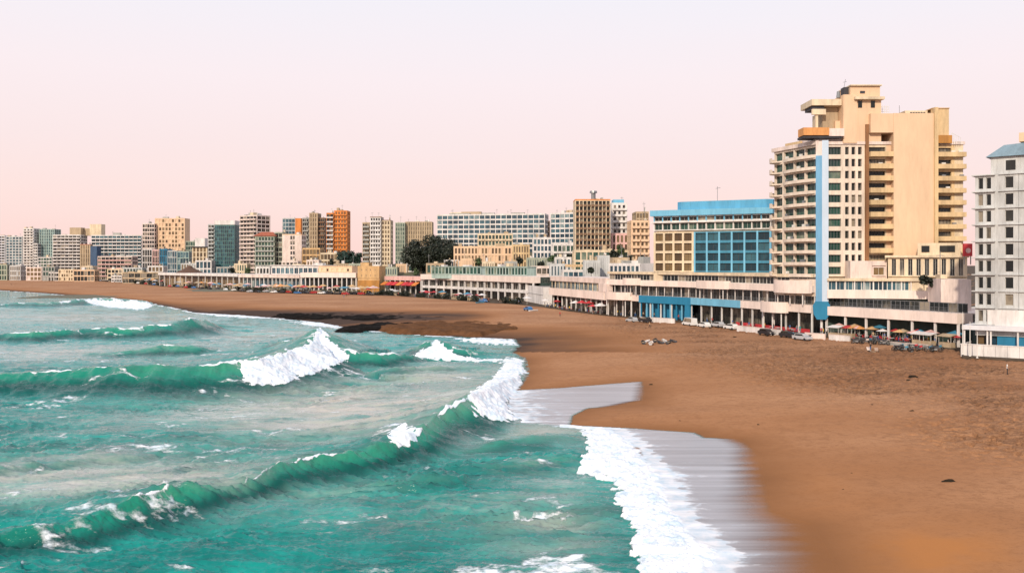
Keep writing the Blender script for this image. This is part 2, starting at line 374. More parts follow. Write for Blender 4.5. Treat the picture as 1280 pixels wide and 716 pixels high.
    T('white terraced house left of the gridded brown tower', 691, 719, 306, 470, 6, 5, 'white', 'green', pier=.8, sp=1.3, clut=2, name='town_house', balc=1.0).done()
    # gridded brown tower
    b = T('brown gridded tower with deep square loggias', 719, 763, 250.5, 425, 17, 9, 'cream', 'dark', pier=.55, sp=.85, clut=2, side='right', snb=4, rec=1.1, roofmat='brown', edge='orange', balc=.6, bmat='brown', per=9, par=.8, frame='framed'); b.done(cap=100)
    m = MB(); m.cone(b.W*.55, 6, b.H+.5, b.H+4, 1.1, 1.1, 12); m.cone(b.W*.55, 6, b.H+4, b.H+5, 1.9, 1.7, 12); m.build('water_tank', W_['metal'], b.root)
    b = T('white tower with pale blue top behind the gridded brown tower', 764.5, 784, 255, 445, 15, 3, 'white', 'dark', pier=1.5, sp=1.5, balc=1.1, clut=1, side='left', sblank=True)
    b.part('blue_roof_house', 1, b.W-1.5, 1, 9, b.H+.2, b.H+2.3, 'bluel'); b.done()
    T('tall peach block left of the blue hotel', 789, 812, 277, 390, 12, 4, 'peach', 'brown', pier=1.1, sp=1.3, clut=3, balc=1., per=2, name='apartment_building').done()
    T('small tan block peeping above the peach block', 795, 811, 266, 430, 14, 4, 'tan', 'brown', clut=1, name='apartment_building').done()
    T('cream low block with columns at the foot of the gridded tower', 718, 786, 314, 400, 5, 9, 'cream', 'green', pier=.8, sp=1.3, clut=3, name='apartment_building').done()
    T('pink block right of the gridded tower under the white tower', 764, 786, 293, 435, 7, 4, 'pink', 'brown', pier=1.2, sp=1.4, clut=1, name='town_house').done()
    b = T('white block with blue windows behind the podium corner', 761, 800, 331, 322, 4, 7, 'white', 'blue', pier=.9, sp=1.1, clut=3, name='apartment_building', Y1=310); b.done()
    b = T('stepped white house beside the shrubs left of the podium', 664, 703, 334, 415, 4, 6, 'pinkw', 'dark', sp=1.5, clut=3, name='town_house'); b.done()
    b = T('white house with a yellow awning on its roof terrace', 704, 742, 339, 372, 3, 6, 'white', 'blue', sp=1., clut=1, name='town_house')
    for i in range(4):
        m = MB(); x = 1+i*2.6; m.add([(x,.5,b.H+1.9),(x+2.5,.5,b.H+1.9),(x+2.5,4,b.H+2.9),(x,4,b.H+2.9),(x,.5,b.H+1.8),(x+2.5,.5,b.H+1.8),(x+2.5,4,b.H+2.8),(x,4,b.H+2.8)], [(0,1,2,3),(7,6,5,4),(0,4,5,1),(1,5,6,2),(2,6,7,3),(3,7,4,0)])
        m.tube((x+.1,.6,b.H),(x+.1,.6,b.H+1.85),.05); m.build('awning', W_['yellow'], b.root)
    b.done()
    # fillers between, low and mixed
    r = random.Random(12); cols = [('white', 'white'), ('cream', 'cream'), ('peach', 'peach'), ('pinkw', 'pale pink'), ('tan', 'tan'), ('grey', 'grey'), ('greyb', 'blue grey'), ('sage', 'sage green')]
    spots = [(2, 331, 880), (20, 333, 870), (44, 334, 860), (62, 332, 850), (84, 336, 845), (110, 335, 830), (148, 337, 820), (168, 335, 760), (196, 333, 745), (238, 330, 720), (256, 328, 705), (284, 333, 660), (302, 331, 650), (330, 333, 610),
             (364, 329, 620), (392, 325, 600), (428, 330, 585), (446, 331, 560), (490, 333, 545), (504, 330, 560), (546, 329, 500), (566, 327, 520), (585, 325, 500), (612, 328, 480), (640, 326, 480), (668, 322, 455), (688, 325, 450), (706, 322, 420), (756, 322, 375), (778, 324, 350), (700, 331, 400), (742, 329, 360), (796, 326, 345)]
    for i, (px, t, Y) in enumerate(spots):
        c, nm = cols[r.randrange(8)]; w = r.uniform(8, 14)
        b = T('small %s house' % nm, px-w, px+w*.7, t+r.uniform(-2, 2), Y, 3, r.randint(4, 6), c, r.choice(['dark', 'green', 'blue', 'brown']), sp=1.5, pier=1.1, clut=2, D=9, name='town_house', skip=.12)
        small(b.root, px, 'small %s flat roofed house' % nm, 'house', 'small houses behind the promenade'); b.done()

# ------------------------------------------------------------------ near hotels
def arc(name, label, pts, bands, cols_z, nwin, depth=10, cat='arcade building'):
    """curved beachfront building: pts = front line (world), bands = [(z0,z1,mat,overhang)], window storeys (z0,z1,glass), columns"""
    A = pts[0]
    root = empty(name, (A[0], A[1], 0), 0, label, cat)
    P = [np.array((p[0]-A[0], p[1]-A[1])) for p in pts]
    def off(d):
        out = []
        for i, p in enumerate(P):
            t = P[min(i+1, len(P)-1)] - P[max(i-1, 0)]; t = t/np.linalg.norm(t); n = np.array((-t[1], t[0]))   # left of travel = inland
            out.append(p + n*d)
        return out
    def strip(mb, d0, d1, z0, z1, mi=0):
        a, b = off(d0), off(d1)
        for i in range(len(P)-1):
            mb.add([(*a[i], z0), (*a[i+1], z0), (*b[i+1], z0), (*b[i], z0), (*a[i], z1), (*a[i+1], z1), (*b[i+1], z1), (*b[i], z1)],
                   [(0,3,2,1),(4,5,6,7),(0,1,5,4),(2,3,7,6)] + ([(3,0,4,7)] if i == 0 else []) + ([(1,2,6,5)] if i == len(P)-2 else []), mi)
    for z0, z1, mat, over in bands:
        m = MB(); strip(m, -over, depth-.1, z0, z1); m.build('parapet_band', W_[mat], root)
    L = [0]
    for i in range(len(P)-1): L.append(L[-1] + np.linalg.norm(P[i+1]-P[i]))
    def at(s, d=0):
        for i in range(len(P)-1):
            if s <= L[i+1] + 1e-6: break
        t = (P[i+1]-P[i])/(L[i+1]-L[i]); return P[i] + t*(s-L[i]) + np.array((-t[1], t[0]))*d, math.atan2(t[1], t[0])
    zt = max(z1 for z0, z1, _, _ in bands)
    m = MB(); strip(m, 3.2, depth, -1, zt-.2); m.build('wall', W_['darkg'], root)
    for (z0, z1, glass, d, frame, n) in nwin:
        w = L[-1]/n; me = MB(); h = z1-z0
        me.box(.02, w-.02, 0, .08, 0, h, 0)
        me.box(0, .16, -.06, .085, 0, h, 1); me.box(.16, w, -.04, -.005, 0, .12, 1); me.box(.16, w, -.04, -.005, h-.1, h, 1); me.box(w*.5, w*.5+.07, -.04, -.005, .12, h-.1, 1)
        mesh = me.mesh('window', [G_[glass], W_[frame]])
        for i in range(n):
            p, a = at((i+.0)*w+.01, d); o = link('window', mesh, root, (p[0], p[1], z0), a)
    for (z0, z1, n, r, mat, d) in cols_z:
        me = MB(); me.box(-r, r, -r, r, 0, z1-z0, 0); mesh = me.mesh('column', W_[mat])
        for i in range(n+1):
            p, a = at(min(L[-1]-.2, max(.2, i*L[-1]/n)), d); link('column', mesh, root, (p[0], p[1], z0), a)
    return root, at, L[-1]

def rail(root, at, L, z, d, s0=0, s1=None, h=1.0):
    m = MB(); s1 = s1 or L; n = int((s1-s0)/1.5)
    prev = None
    for i in range(n+1):
        p, a = at(s0+(s1-s0)*i/n, d); m.tube((p[0], p[1], z), (p[0], p[1], z+h), .03, 4)
        if prev is not None:
            for hh in (h, h*.55): m.tube((prev[0], prev[1], z+hh), (p[0], p[1], z+hh), .03, 4)
        prev = p
    m.build('railing', W_['metal'], root)

def near_hotels():
    # --- left podium: three storeys of pale bands curving along the beach, px 760..1020
    line = [(760, 283), (800, 268), (850, 254), (900, 238), (940, 225), (975, 214), (1018, 203.5)]
    pts = [(xa(px, Y), Y) for px, Y in line]
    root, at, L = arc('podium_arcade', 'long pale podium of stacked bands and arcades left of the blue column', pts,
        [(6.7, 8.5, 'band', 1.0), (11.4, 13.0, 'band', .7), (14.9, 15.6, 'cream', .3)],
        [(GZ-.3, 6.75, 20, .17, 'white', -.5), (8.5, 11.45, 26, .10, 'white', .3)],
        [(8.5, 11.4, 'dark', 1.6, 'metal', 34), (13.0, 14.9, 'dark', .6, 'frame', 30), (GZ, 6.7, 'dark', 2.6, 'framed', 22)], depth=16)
    rail(root, at, L, 8.5, -.8)
    for (s0, rx, ry, z0, z1) in ((7.5, 6.5, 3.6, 6.9, 9.3), (L*.16, 4.0, 2.6, 11.6, 13.7), (L*.56, 7.0, 2.2, 11.3, 13.5), (L*.93, 6.0, 3.0, 11.2, 14.2), (L*.86, 5.0, 2.6, 6.3, 8.9)):
        p, a = at(min(L-1, s0), -.6); m = MB(); m.prism([(rx*math.cos(t), -ry*math.sin(t)) for t in [math.pi*i/14 for i in range(15)]], z0, z1-1.0)
        q = [(rx*math.cos(t), -ry*math.sin(t)) for t in [math.pi*i/14 for i in range(15)]]
        for i in range(14):
            (x0, y0), (x1, y1) = q[i], q[i+1]; m.add([(x0,y0,z1-.999),(x1,y1,z1-.999),(x1*.95,y1*.95,z1-.999),(x0*.95,y0*.95,z1-.999),(x0,y0,z1),(x1,y1,z1),(x1*.95,y1*.95,z1),(x0*.95,y0*.95,z1)], [(4,5,6,7),(0,1,5,4),(2,3,7,6)])
        o = m.build('rounded_deck', W_['band'], root, (p[0], p[1], 0)); o.rotation_euler[2] = a
        for k in (-1, 0, 1):
            m = MB(); m.tube((k*rx*.7, -ry*.35, GZ if z0 < 8 else 8.5), (k*rx*.7, -ry*.35, z0), .16, 6); m.build('column', W_['white'], o)
    m = MB()   # painted blue stretch of the lowest band, light on the right
    def skin(s0, s1, z0, z1, d, mat, name, n=6, th=.25):
        m = MB()
        for i in range(n):
            a, _ = at(s0+(s1-s0)*i/n, d); b, _ = at(s0+(s1-s0)*(i+1)/n, d); a2, _ = at(s0+(s1-s0)*i/n, d+th); b2, _ = at(s0+(s1-s0)*(i+1)/n, d+th)
            m.add([(*a, z0), (*b, z0), (*b2, z0), (*a2, z0), (*a, z1), (*b, z1), (*b2, z1), (*a2, z1)], [(0,3,2,1),(4,5,6,7),(0,1,5,4),(2,3,7,6),(3,0,4,7),(1,2,6,5)])
        return m.build(name, W_[mat], root)
    skin(L*.20, L*.455, 6.4, 8.55, -1.25, 'blued', 'blue_fascia')
    skin(L*.455, L*.70, 6.65, 8.56, -1.2, 'bluel', 'blue_fascia')
    skin(L*.425, L*.45, GZ-.3, 6.4, -1.2, 'blued', 'blue_pier', 1, .8)
    for i in range(8):
        s = L*(.205+i*.028); skin(s, s+.35, GZ-.3, 6.4, -.9, 'bluel' if i % 3 else 'blued', 'column', 1, .35)
    skin(L*.20, L*.425, GZ+.2, 6.2, 1.6, 'blued', 'blue_screen')
    skin(L*.66, L*.98, GZ+.1, GZ+1.0, .2, 'red', 'terrace_screen', 12, .1)
    # ---- base walls in front (terraces)
    # --- blue hotel standing on the podium
    A = (xa(817, 262), 262); B = (xa(964, 246), 246); z0 = 15.0; zt = za(269, 255)
    b = Bld('hotel', 'blue roofed hotel, tan left bays and blue right bays', 'hotel', A, B, 13, z0, zt, 'cream', .7, extra=('bluel', 'blue', 'white', 'blued'))
    W = b.W; fh = 2.92; n = 4; zg = za(340, 255)-z0; zm = zg + 4*fh
    b.facade('front', 4, 4, 0, W*.355, zg, zm, pier=.6, sp=.7, glass='brown', mull=1, frame='framed')
    b.facade('front', 4, 6, W*.355+.01, W, zg, zm, pier=.5, sp=.75, glass='teal', mi=2, mip=1, mull=1, frame='framed')
    b.blank('front', 0, W, -2, zg-.42)
    b.facade('front', 1, 13, 0, W, zm+.45, zm+2.9, pier=.3, sp=.5, glass='green', mi=3, mip=3)
    b.facade('front', 1, 13, 0, W, zm+3.1, b.H-.02, pier=.3, sp=.5, glass='dark', mi=3, mip=1)
    b.facade('left', 6, 2, z0=zg, z1=b.H-.01, pier=2.2, sp=1.2, glass='dark', mi=3, mip=3)
    b.part('cornice', -.7, W+.5, -.8, 13.5, zm+2.75, zm+3.08, 'white')
    b.part('blue_cap', -.8, W+.6, -1, 13.8, b.H+.01, b.H+1.7, 'bluel')
    m = MB(); poly = [(W*.2, 1.6), (W*.24, .4), (W*.96, .4), (W+.2, 1.5), (W+.2, 12), (W*.2, 12)]; m.prism(poly, b.H+1.71, b.H+4.1); m.build('blue_roof_storey', paint('roof_blue_paint', (.10, .38, .60), grime=.3), b.root)
    m = MB(); m.tube((W*.52, 5, b.H+4.1), (W*.52, 5, b.H+8.6), .06, 4); m.tube((W*.52-.5, 5, b.H+8), (W*.52+.9, 5, b.H+8.2), .05, 4); m.build('antenna', W_['metal'], b.root)
    b.done(detail=True)
    m = MB()
    # --- big tower: sea-facing wing
    C = (xa(1021, 203), 203)
    A = (xa(968, 217), 217)
    zt = za(181, 203)
    b = Bld('hotel_tower', 'tall cream hotel tower, curved sea wing with green windows', 'hotel', A, C, 14, 12.5, zt, 'ivory', .8)
    nf = 11; z1 = b.H; fh = 2.76; zb = z1 - nf*fh
    b.facade('front', nf, 3, 3.2, b.W, zb, z1-.01, pier=.30, sp=.92, glass='green', mull=2, frame='metal')
    b.facade('front', nf, 1, 0, 3.19, zb, z1-.01, pier=.2, sp=.92, glass='green', mull=1, frame='metal')
    if zb > .2: b.blank('front', 0, b.W, -2, zb-.63)
    b.facade('left', nf, 3, z0=zb, z1=z1-.01, pier=.9, sp=1.25, glass='green')
    # rounded corner balconies sticking out to the left
    m = MB(); n = 10
    poly = [(3.0, .1)] + [(1.2+2.9*math.cos(t), 1.2+2.9*math.sin(t)) for t in [math.radians(270-i*150/n) for i in range(n+1)]] + [(.1, 5)]
    m.prism(poly, -.12, .1)
    for i in range(1, len(poly)-2):
        (x0, y0), (x1, y1) = poly[i], poly[i+1]
        m.add([(x0,y0,.1),(x1,y1,.1),(x1*.97+.04,y1*.97+.04,.1),(x0*.97+.04,y0*.97+.04,.1),(x0,y0,1.0),(x1,y1,1.0),(x1*.97+.04,y1*.97+.04,1.0),(x0*.97+.04,y0*.97+.04,1.0)], [(4,5,6,7),(0,1,5,4),(2,3,7,6),(0,4,7,3),(1,2,6,5)])
    me = m.mesh('balcony', W_['ivory'])
    for i in range(nf): link('balcony', me, b.root, (0, 0, zb+i*fh+.1))
    m = MB(); q = [(3.3, .02)]+[(3.3+(b.W-3.6)*t, -.95*math.sin(math.pi*t)**.6-.05) for t in [i/12 for i in range(1, 12)]]+[(b.W-.3, .02)]
    m.prism(q, -.1, .06)
    for i in range(len(q)-1):
        (x0, y0), (x1, y1) = q[i], q[i+1]; m.add([(x0,y0,.06),(x1,y1,.06),(x1,y1+.1,.06),(x0,y0+.1,.06),(x0,y0,.62),(x1,y1,.62),(x1,y1+.1,.62),(x0,y0+.1,.62)], [(4,5,6,7),(0,1,5,4),(2,3,7,6)])
    me = m.mesh('balcony', W_['ivory'])
    for i in range(nf): link('balcony', me, b.root, (0, 0, zb+i*fh-.05))
    r = random.Random(44)
    for i in range(16):
        m = MB(); m.box(0, .85, -.38, 0, 0, .55); m.build('air_conditioner', W_['metal' if i % 2 else 'frame'], b.root, (r.uniform(3.5, b.W-1.5), -.02, zb+r.randrange(nf)*fh+.62))
    b.roof(.9, edge='pinkw', over=.5)
    b.part('stair_house', .3, 6, 3, 9, z1+.2, z1+2.2, 'peachd')
    b.done(detail=True)
    # blue column
    cx, cy = xa(1027, 201.5), 201.5
    root = empty('blue_column', (cx, cy, 0), R(-20), 'full height light blue pillar on the tower corner ending in a funnel', 'pillar')
    m = MB(); m.box(-1.25, .1, -1.2, 4, 9.5, zt-2.8); m.build('shaft', paint('pillar_blue_paint', (.16, .38, .60), grime=.25), root)
    m = MB(); m.box(.101, 1.5, -1.35, 4, 9.5, zt+.6); m.build('shaft', paint('powder_blue_paint', (.50, .60, .72), grime=.12), root)
    m = MB(); m.box(-1.25, .1, -1.0, 4, zt-2.8, zt+.5); m.build('pillar_head', W_['pinkw'], root)
    m = MB()
    for (z, w), (zz, w2) in zip([(9.5, 1.35), (8.5, 1.9), (6.6, 1.7)], [(8.5, 1.9), (6.6, 1.7), (5.4, 1.0)]):
        m.add([(-w,-1.5,z),(w,-1.5,z),(w,2,z),(-w,2,z),(-w2,-1.5,zz),(w2,-1.5,zz),(w2,2,zz),(-w2,2,zz)], [(0,1,2,3),(7,6,5,4),(1,0,4,5),(2,1,5,6),(3,2,6,7),(0,3,7,4)])
    m.build('funnel', W_['blued'], root); m = MB(); m.tube((0,0,1), (0,0,5.4), .3, 8); m.build('column', W_['white'], root)
    # --- camera-facing wing, px 1035..1113 windows, blank peach wall to 1167, end bay to 1204
    Y = 203.0; X = lambda px: xa(px, Y)-xa(1034, Y); zz = lambda py: za(py, Y)-12.0
    b = Bld('hotel_tower', 'tall cream hotel tower, camera side wing with plain peach wall', 'hotel', (xa(1034, Y), Y), (xa(1204, Y), Y), 15, 12.0, za(181, Y), 'cream', .7, extra=('peach', 'ivory', 'peachd'))
    z1 = b.H; zb = z1-nf*fh
    b.facade('front', nf, 1, 0, X(1053), zb, z1-.01, pier=.3, sp=1.0, glass='green', mull=3, mi=2, mip=2, frame='metal')
    b.facade('front', nf, 3, X(1053)+.01, X(1080.5), zb, z1-.01, pier=.6, sp=1.0, glass='dark', mull=0, mi=2, mip=2, frame='metal')
    b.facade('front', nf, 1, X(1084.5), X(1108), zb, z1-.01, pier=.25, sp=1.15, glass='dark', mull=4, frame='framed')
    b.blank('front', X(1080.5)+.01, X(1084.5)-.01, -2); b.blank('front', X(1108)+.01, X(1167.5), -2, mi=1)
    b.facade('front', nf, 1, X(1168), X(1193), zb, z1-.01, pier=.7, sp=1.45, glass='dark', mull=3, frame='framed', mi=3, mip=3)
    b.blank('front', X(1193)+.01, X(1204)); b.blank('front', 0, X(1080), -2, zb-.63); b.blank('front', X(1168), X(1193), -2, zb-.73)
    b.balconies('front', nf, X(1084.5), X(1113.5), zb, fh, dep=1.7, par=1.0, mat='peachd', gap=.1)
    b.balconies('front', nf, X(1169), X(1205), zb, fh, dep=1.3, par=.95, mat='peachd', gap=.1)
    b.part('brown_pipe', X(1081), X(1084.6), -.75, .02, -2, za(156, Y)-12, 'pipe')
    b.part('pilaster', X(1163.5), X(1168), -1.9, .0, -2, za(136, Y)-12, 'peachd')
    b.part('end_wall', X(1113.5), X(1163.4), -1.5, 13, -2, za(143, Y)-12, 'peach')
    b.part('end_wall_top', X(1085.2), X(1113.4), -1.45, 13, za(167, Y)-12, za(143.3, Y)-12, 'peach')
    b.part('upper_storey', X(1047), X(1085), 1.5, 14, z1+.2, zz(150), 'peach')
    b.part('upper_storey', X(1020), X(1060), .5, 12, z1+.21, zz(160.5), 'pinkw')
    b.part('orange_balcony', X(1001), X(1033), -1.8, 2, zz(170.5), zz(161), 'orangeb')
    b.part('balcony_soffit', X(1002), X(1050), -1.4, 3, zz(173.5), zz(170.7), 'slate')
    b.part('balcony_parapet', X(1033.2), X(1052), -1.7, 2, zz(171.5), zz(162), 'pinkw')
    b.part('stair_tower', X(1053), X(1070), -.6, 8, z1+.3, zz(119), 'peach')
    b.part('stair_tower', X(1070.1), X(1101), -.2, 8, z1+.3, zz(122), 'peach')
    b.part('roof_slab', X(1066), X(1103), -1.4, 8.5, zz(125.5), zz(122.2), 'cream')
    b.part('water_tank_house', X(1063), X(1100), 0, 7, zz(121.9), zz(108), 'peach')
    b.part('tank_lid', X(1062), X(1101.5), -.6, 7.6, zz(107.9), zz(106.5), 'cream')
    b.part('roof_wing', X(1015), X(1052.5), .2, 8, zz(131.5), zz(124), 'cream')
    b.part('roof_wing_wall', X(1033), X(1052.4), 2.5, 8, zz(160), zz(132), 'tan')
    b.part('roof_wing_window', X(1017), X(1032), .9, 6, zz(136), zz(131.6), 'slate')
    b.part('roof_wing_parapet', X(1016), X(1033), .3, 1, zz(143), zz(136.1), 'cream')
    b.part('roof_wing_wall', X(1021), X(1024), .7, 3, zz(160), zz(143.1), 'cream')
    for px in (1072, 1088):
        m = MB(); m.box(X(px), X(px+5), -.32, -.21, zz(135), zz(126.5)); m.build('window', G_['dark'], b.root)
    m = MB(); m.box(X(1075), X(1081), -.12, .02, zz(117), zz(114)); m.build('vent', W_['slate'], b.root)
    b.part('small_tank', X(1057), X(1063), 1, 3, zz(119), zz(108), 'slate')
    m = MB(); m.cone(X(1051), 1.5, zz(121), zz(113), .5, .35, 10); m.build('roof_chimney', W_['metal'], b.root)
    m = MB(); m.tube((X(1059), 2, zz(108)), (X(1061), 2, zz(97)), .05, 4); m.tube((X(1058), 2, zz(101)), (X(1062.5), 2, zz(100)), .04, 4); m.build('antenna', W_['metal'], b.root)
    m = MB()
    for k in range(6): m.tube((X(1104+k*2.8), 3, zz(143)), (X(1104+k*2.8), 3, zz(129)), .05, 4)
    for k in range(4): m.tube((X(1104), 3, zz(131+k*3)), (X(1118), 3, zz(131+k*3)), .05, 4)
    m.build('roof_railing', W_['frame'], b.root)
    for k, px in enumerate((1120, 1124, 1128, 1131)):
        m = MB(); m.cone(X(px), 2, zz(143), zz(141-k % 2), .35, .3, 8); m.build('roof_vent', W_['slate'], b.root)
    m = MB(); m.tube((X(1129), 2, zz(142)), (X(1129), 2, zz(130)), .05, 4); m.build('antenna', W_['metal'], b.root)
    b.part('plant_room', X(1134), X(1162), 1, 8, zz(143), zz(137.5), 'cream')
    m = MB()
    for k in range(6): m.box(X(1140+k*3.3), X(1142.4+k*3.3), .9, .99, zz(142), zz(139.5))
    m.build('louvre', W_['slate'], b.root)
    b.part('lift_tower', X(1168.1), X(1184), -.8, 7, z1+.2, zz(137), 'peachd')
    b.part('lift_tower_cap', X(1163), X(1184.5), -1, 7.4, zz(136.9), zz(135.8), 'yellow')
    b.part('terrace_house', X(1169), X(1187), -1.2, 5, z1+.2, zz(170), 'ochre')
    m = MB()
    for k in range(5): m.tube((X(1187+k*2.8), -.9, z1), (X(1187+k*2.8), -.9, z1+2.6-k*.3), .05, 4)
    m.tube((X(1187), -.9, z1+2.6), (X(1198.5), -.9, z1+1.5), .05, 4); m.build('terrace_railing', W_['frame'], b.root)
    b.roof(.7, edge='pinkw', over=.3)
    # air conditioners and laundry on the end bay
    r = random.Random(3)
    for i in range(9):
        f = r.randrange(1, nf); px = r.choice([r.uniform(1170, 1186), r.uniform(1188, 1200), r.uniform(1088, 1108)]); m = MB()
        m.box(0, .9, -.4, 0, 0, .6); m.build('air_conditioner', W_['frame'] if i % 3 else W_['metal'], b.root, (X(px), -.05, zb+f*fh+.75))
    b.done(cap=100, detail=True)
    # --- right podium
    p1 = [(xa(1034, 201), 201), (xa(1090, 190), 190), (xa(1150, 180), 180), (xa(1201, 171), 171)]
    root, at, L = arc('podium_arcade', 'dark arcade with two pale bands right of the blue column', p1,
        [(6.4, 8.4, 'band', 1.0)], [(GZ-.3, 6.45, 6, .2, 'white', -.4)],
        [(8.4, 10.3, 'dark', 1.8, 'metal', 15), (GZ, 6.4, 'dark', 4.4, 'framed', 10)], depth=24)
    rail(root, at, L, 8.4, -.7)
    p2 = [(xa(1034, 199.5), 199.5), (xa(1175, 193), 193)]
    arc('terrace_storey', 'glazed terrace storey with pale parapet above the dark arcade', p2, [(10.3, 12.1, 'band', .6), (14.2, 14.8, 'cream', .5)], [(12.1, 14.2, 12, .12, 'white', .1)],
        [(12.1, 14.2, 'blue', .4, 'frame', 13)], depth=8)
    Yb = 197.; b = Bld('upper_pavilion', 'cream upper pavilion with tall dark windows behind the terrace', 'building', (xa(1110, Yb), Yb), (xa(1209, 190), 190), 6, 14.3, za(322, Yb), 'cream', .5)
    b.facade('front', 1, 9, z0=.9, z1=b.H-.05, pier=.75, sp=.5, glass='dark', mull=1); b.blank('front', 0, b.W, -3, .64)
    b.part('cornice', -.6, b.W+.4, -.7, 6.2, b.H, b.H+.5, 'cream')
    b.part('roof_house', b.W*.38, b.W*.93, 1.2, 5.8, b.H+.51, b.H+3.2, 'cream')
    for u in (.43, .66, .75):
        m = MB(); m.box(b.W*u, b.W*u+1.6, 1.0, 1.19, b.H+1.2, b.H+2.6); m.build('window', G_['dark'], b.root)
    b.done(detail=True)
    b = Bld('terrace_house', 'pale block with one blind window left of the upper pavilion', 'building', (xa(1063, 199), 199), (xa(1108.5, 198.5), 198.5), 4, 14.81, za(326, 199), 'pinkw', .4)
    b.facade('front', 1, 1, b.W*.6, b.W*.97, .5, 2.6, pier=.3, sp=.4, glass='brown'); b.blank('front', 0, b.W*.59); b.blank('front', b.W*.6, b.W*.97, 2.85, b.H); b.blank('front', b.W*.971, b.W)
    b.done()
    # red sign box on the roof corner
    s = empty('roof_sign', (xa(1205, 188), 188, za(322, 188)), 0, 'red and white sign box on the roof corner right of the hotel', 'sign')
    m = MB(); m.box(0, 1.8, 0, .6, .3, 3.0); m.build('board', W_['red'], s)
    m = MB(); m.tube((.9, -.07, 1.5), (.9, -.01, 1.5), .55, 14); m.build('emblem', W_['pink'], s)
    m = MB(); m.box(.1, .25, .2, .4, -1.5, .3); m.box(1.5, 1.65, .2, .4, -1.5, .3); m.build('post', W_['metal'], s)
    # pink stair block right of the podium
    b = Bld('stair_block', 'pink worn stair block between the arcade and the grey block', 'building', (xa(1176, 181), 181), (xa(1214, 180), 180), 9, GZ, za(349, 181), 'pinkw', .3, extra=('peach',))
    b.facade('front', 4, 4, pier=1.2, sp=1.6, glass='dark', mull=0, skip=.5); b.part('awning', 0, 5.5, -2.2, 0, 5.9, 6.3, 'white'); b.clutter(2, 9, 2); b.done()
    # --- grey white block at the right edge
    Y0, Y1 = 158., 150.
    A = (xa(1219, Y0), Y0); B = (xa(1320, Y1), Y1)
    zt = za(219, 157); zb_ = za(405, 157)
    b = Bld('apartment_block', 'grey white block with blue sloped roof at the right picture edge', 'building', A, B, 14, zb_, zt, 'greyb', .45, extra=('white',))
    nf = 9; fh = b.H/nf
    u1 = xa(1246, 156.5)-A[0]; u2 = u1+.9
    b.facade('front', nf, 2, 0, u1, 0, b.H-.01, pier=.5, sp=.95, glass='dark', mull=0)
    b.blank('front', u1+.01, u2)
    b.facade('front', nf, 1, u2+.01, u2+2.9, 0, b.H-.01, pier=.8, sp=.95, glass='dark', mull=0)
    b.blank('front', u2+2.95, u2+5.2); b.facade('front', nf, 3, u2+5.21, b.W, 0, b.H-.01, pier=1., sp=.95)
    b.facade('left', nf, 4, z0=0, z1=b.H-.01, pier=1.2, sp=1.2, glass='dark', mull=0)
    for i in range(nf+1):
        b.part('cornice', -.5, u1+.2, -.55, 13, i*fh-.12, i*fh+.06, 'greyb')
    for i in range(1, nf+2): b.part('cornice', u2-.2, b.W, -.3, -.035, i*fh-.1, i*fh+.05, 'greyb') if i <= nf else None
    b.part('upper_storey', u1-.6, b.W, .3, 13, b.H+.07, b.H+3.1, 'greyb')
    m = MB(); m.box(u2+.9, u2+2.4, .18, .29, b.H+.7, b.H+2.4); m.build('window', G_['dark'], b.root)
    m = MB(); H = b.H+3.1
    m.add([(u1-1.3,-.4,H+.01),(b.W,-.4,H+.01),(b.W,14,H+.01),(u1-1.3,14,H+.01),(u1+1.2,1.8,H+2.2),(b.W,1.8,H+2.6),(b.W,12,H+2.6),(u1+1.2,12,H+2.2)], [(3,2,1,0),(0,1,5,4),(1,2,6,5),(2,3,7,6),(3,0,4,7),(4,5,6,7)])
    m.build('sloped_roof', paint('slate_blue_roof', (.20, .29, .35)), b.root)
    b.part('roof_house', u2+2.6, b.W, 2, 9, H+2.61, H+4.2, 'peach')
    b.part('white_corner', u1-1., u2+4.8, -.46, -.05, -.2, 2.6, 'white')
    b.part('canopy', -1.8, b.W, -1.7, 13, -1.0, -.21, 'lilac')
    hb = zb_-GZ
    for k, u in enumerate((-1.5, 2.2, u1-.3, u2+3.0, u2+7)):
        m = MB(); m.tube((u, -1.2, -hb), (u, -1.2, -1.0), .16, 8); m.build('column', W_['white'], b.root)
    b.part('blue_door_wall', u1+.4, u1+4.6, .3, .55, -hb, -1.01, 'blued'); b.part('shop_wall', 0, u1+.3, 1.6, 1.8, -hb, -1.01, 'tan')
    b.part('shop_counter', .6, u1-.2, -.3, .3, -hb, -hb+1.2, 'frame')
    for k in range(5):
        m = MB(); w = .9; x = .3+k*1.0; m.box(x, x+w, .9, 1.0, -hb+1.9, -hb+4.2-.3*(k % 2)); m.build('window', G_[['brown', 'dark', 'blue', 'brown', 'dark'][k]], b.root)
    b.done(detail=True)
    # its low white terrace wall with the flag poles
    a = gp(1201, 444); c = gp(1290, 449)
    w = empty('terrace_wall', (a[0], a[1], GZ), math.atan2(c[1]-a[1], c[0]-a[0]), 'low white panelled wall under the grey white block', 'wall')
    L2 = math.hypot(c[0]-a[0], c[1]-a[1])
    m = MB()
    for k in range(6): m.box(k*L2/6, (k+1)*L2/6-.04, 0, .3, -1, 1.95)
    m.build('panel', W_['white'], w); m = MB(); m.box(-.1, L2, -.08, .4, 1.952, 2.1); m.build('coping', W_['white'], w)
    m = MB(); m.box(0, .3, .31, 9, -1, 1.95); m.build('side_panel', W_['white'], w)
    m = MB(); m.box(.3, L2, .41, 8, 1.2, 1.4); m.build('deck', W_['grey'], w)
    for k in range(3):
        p = (xa(1203.5+9*k, 156-3*k), 156-3*k)
        q = tag(MB.build(_pole(7.5-1.5*k), 'flag_pole', W_['frame'], None, (p[0], p[1], GZ+.2)), ['tall thin white pole left of the grey block', 'middle thin white pole before the grey block', 'short thin white pole before the grey block'][k], 'pole')

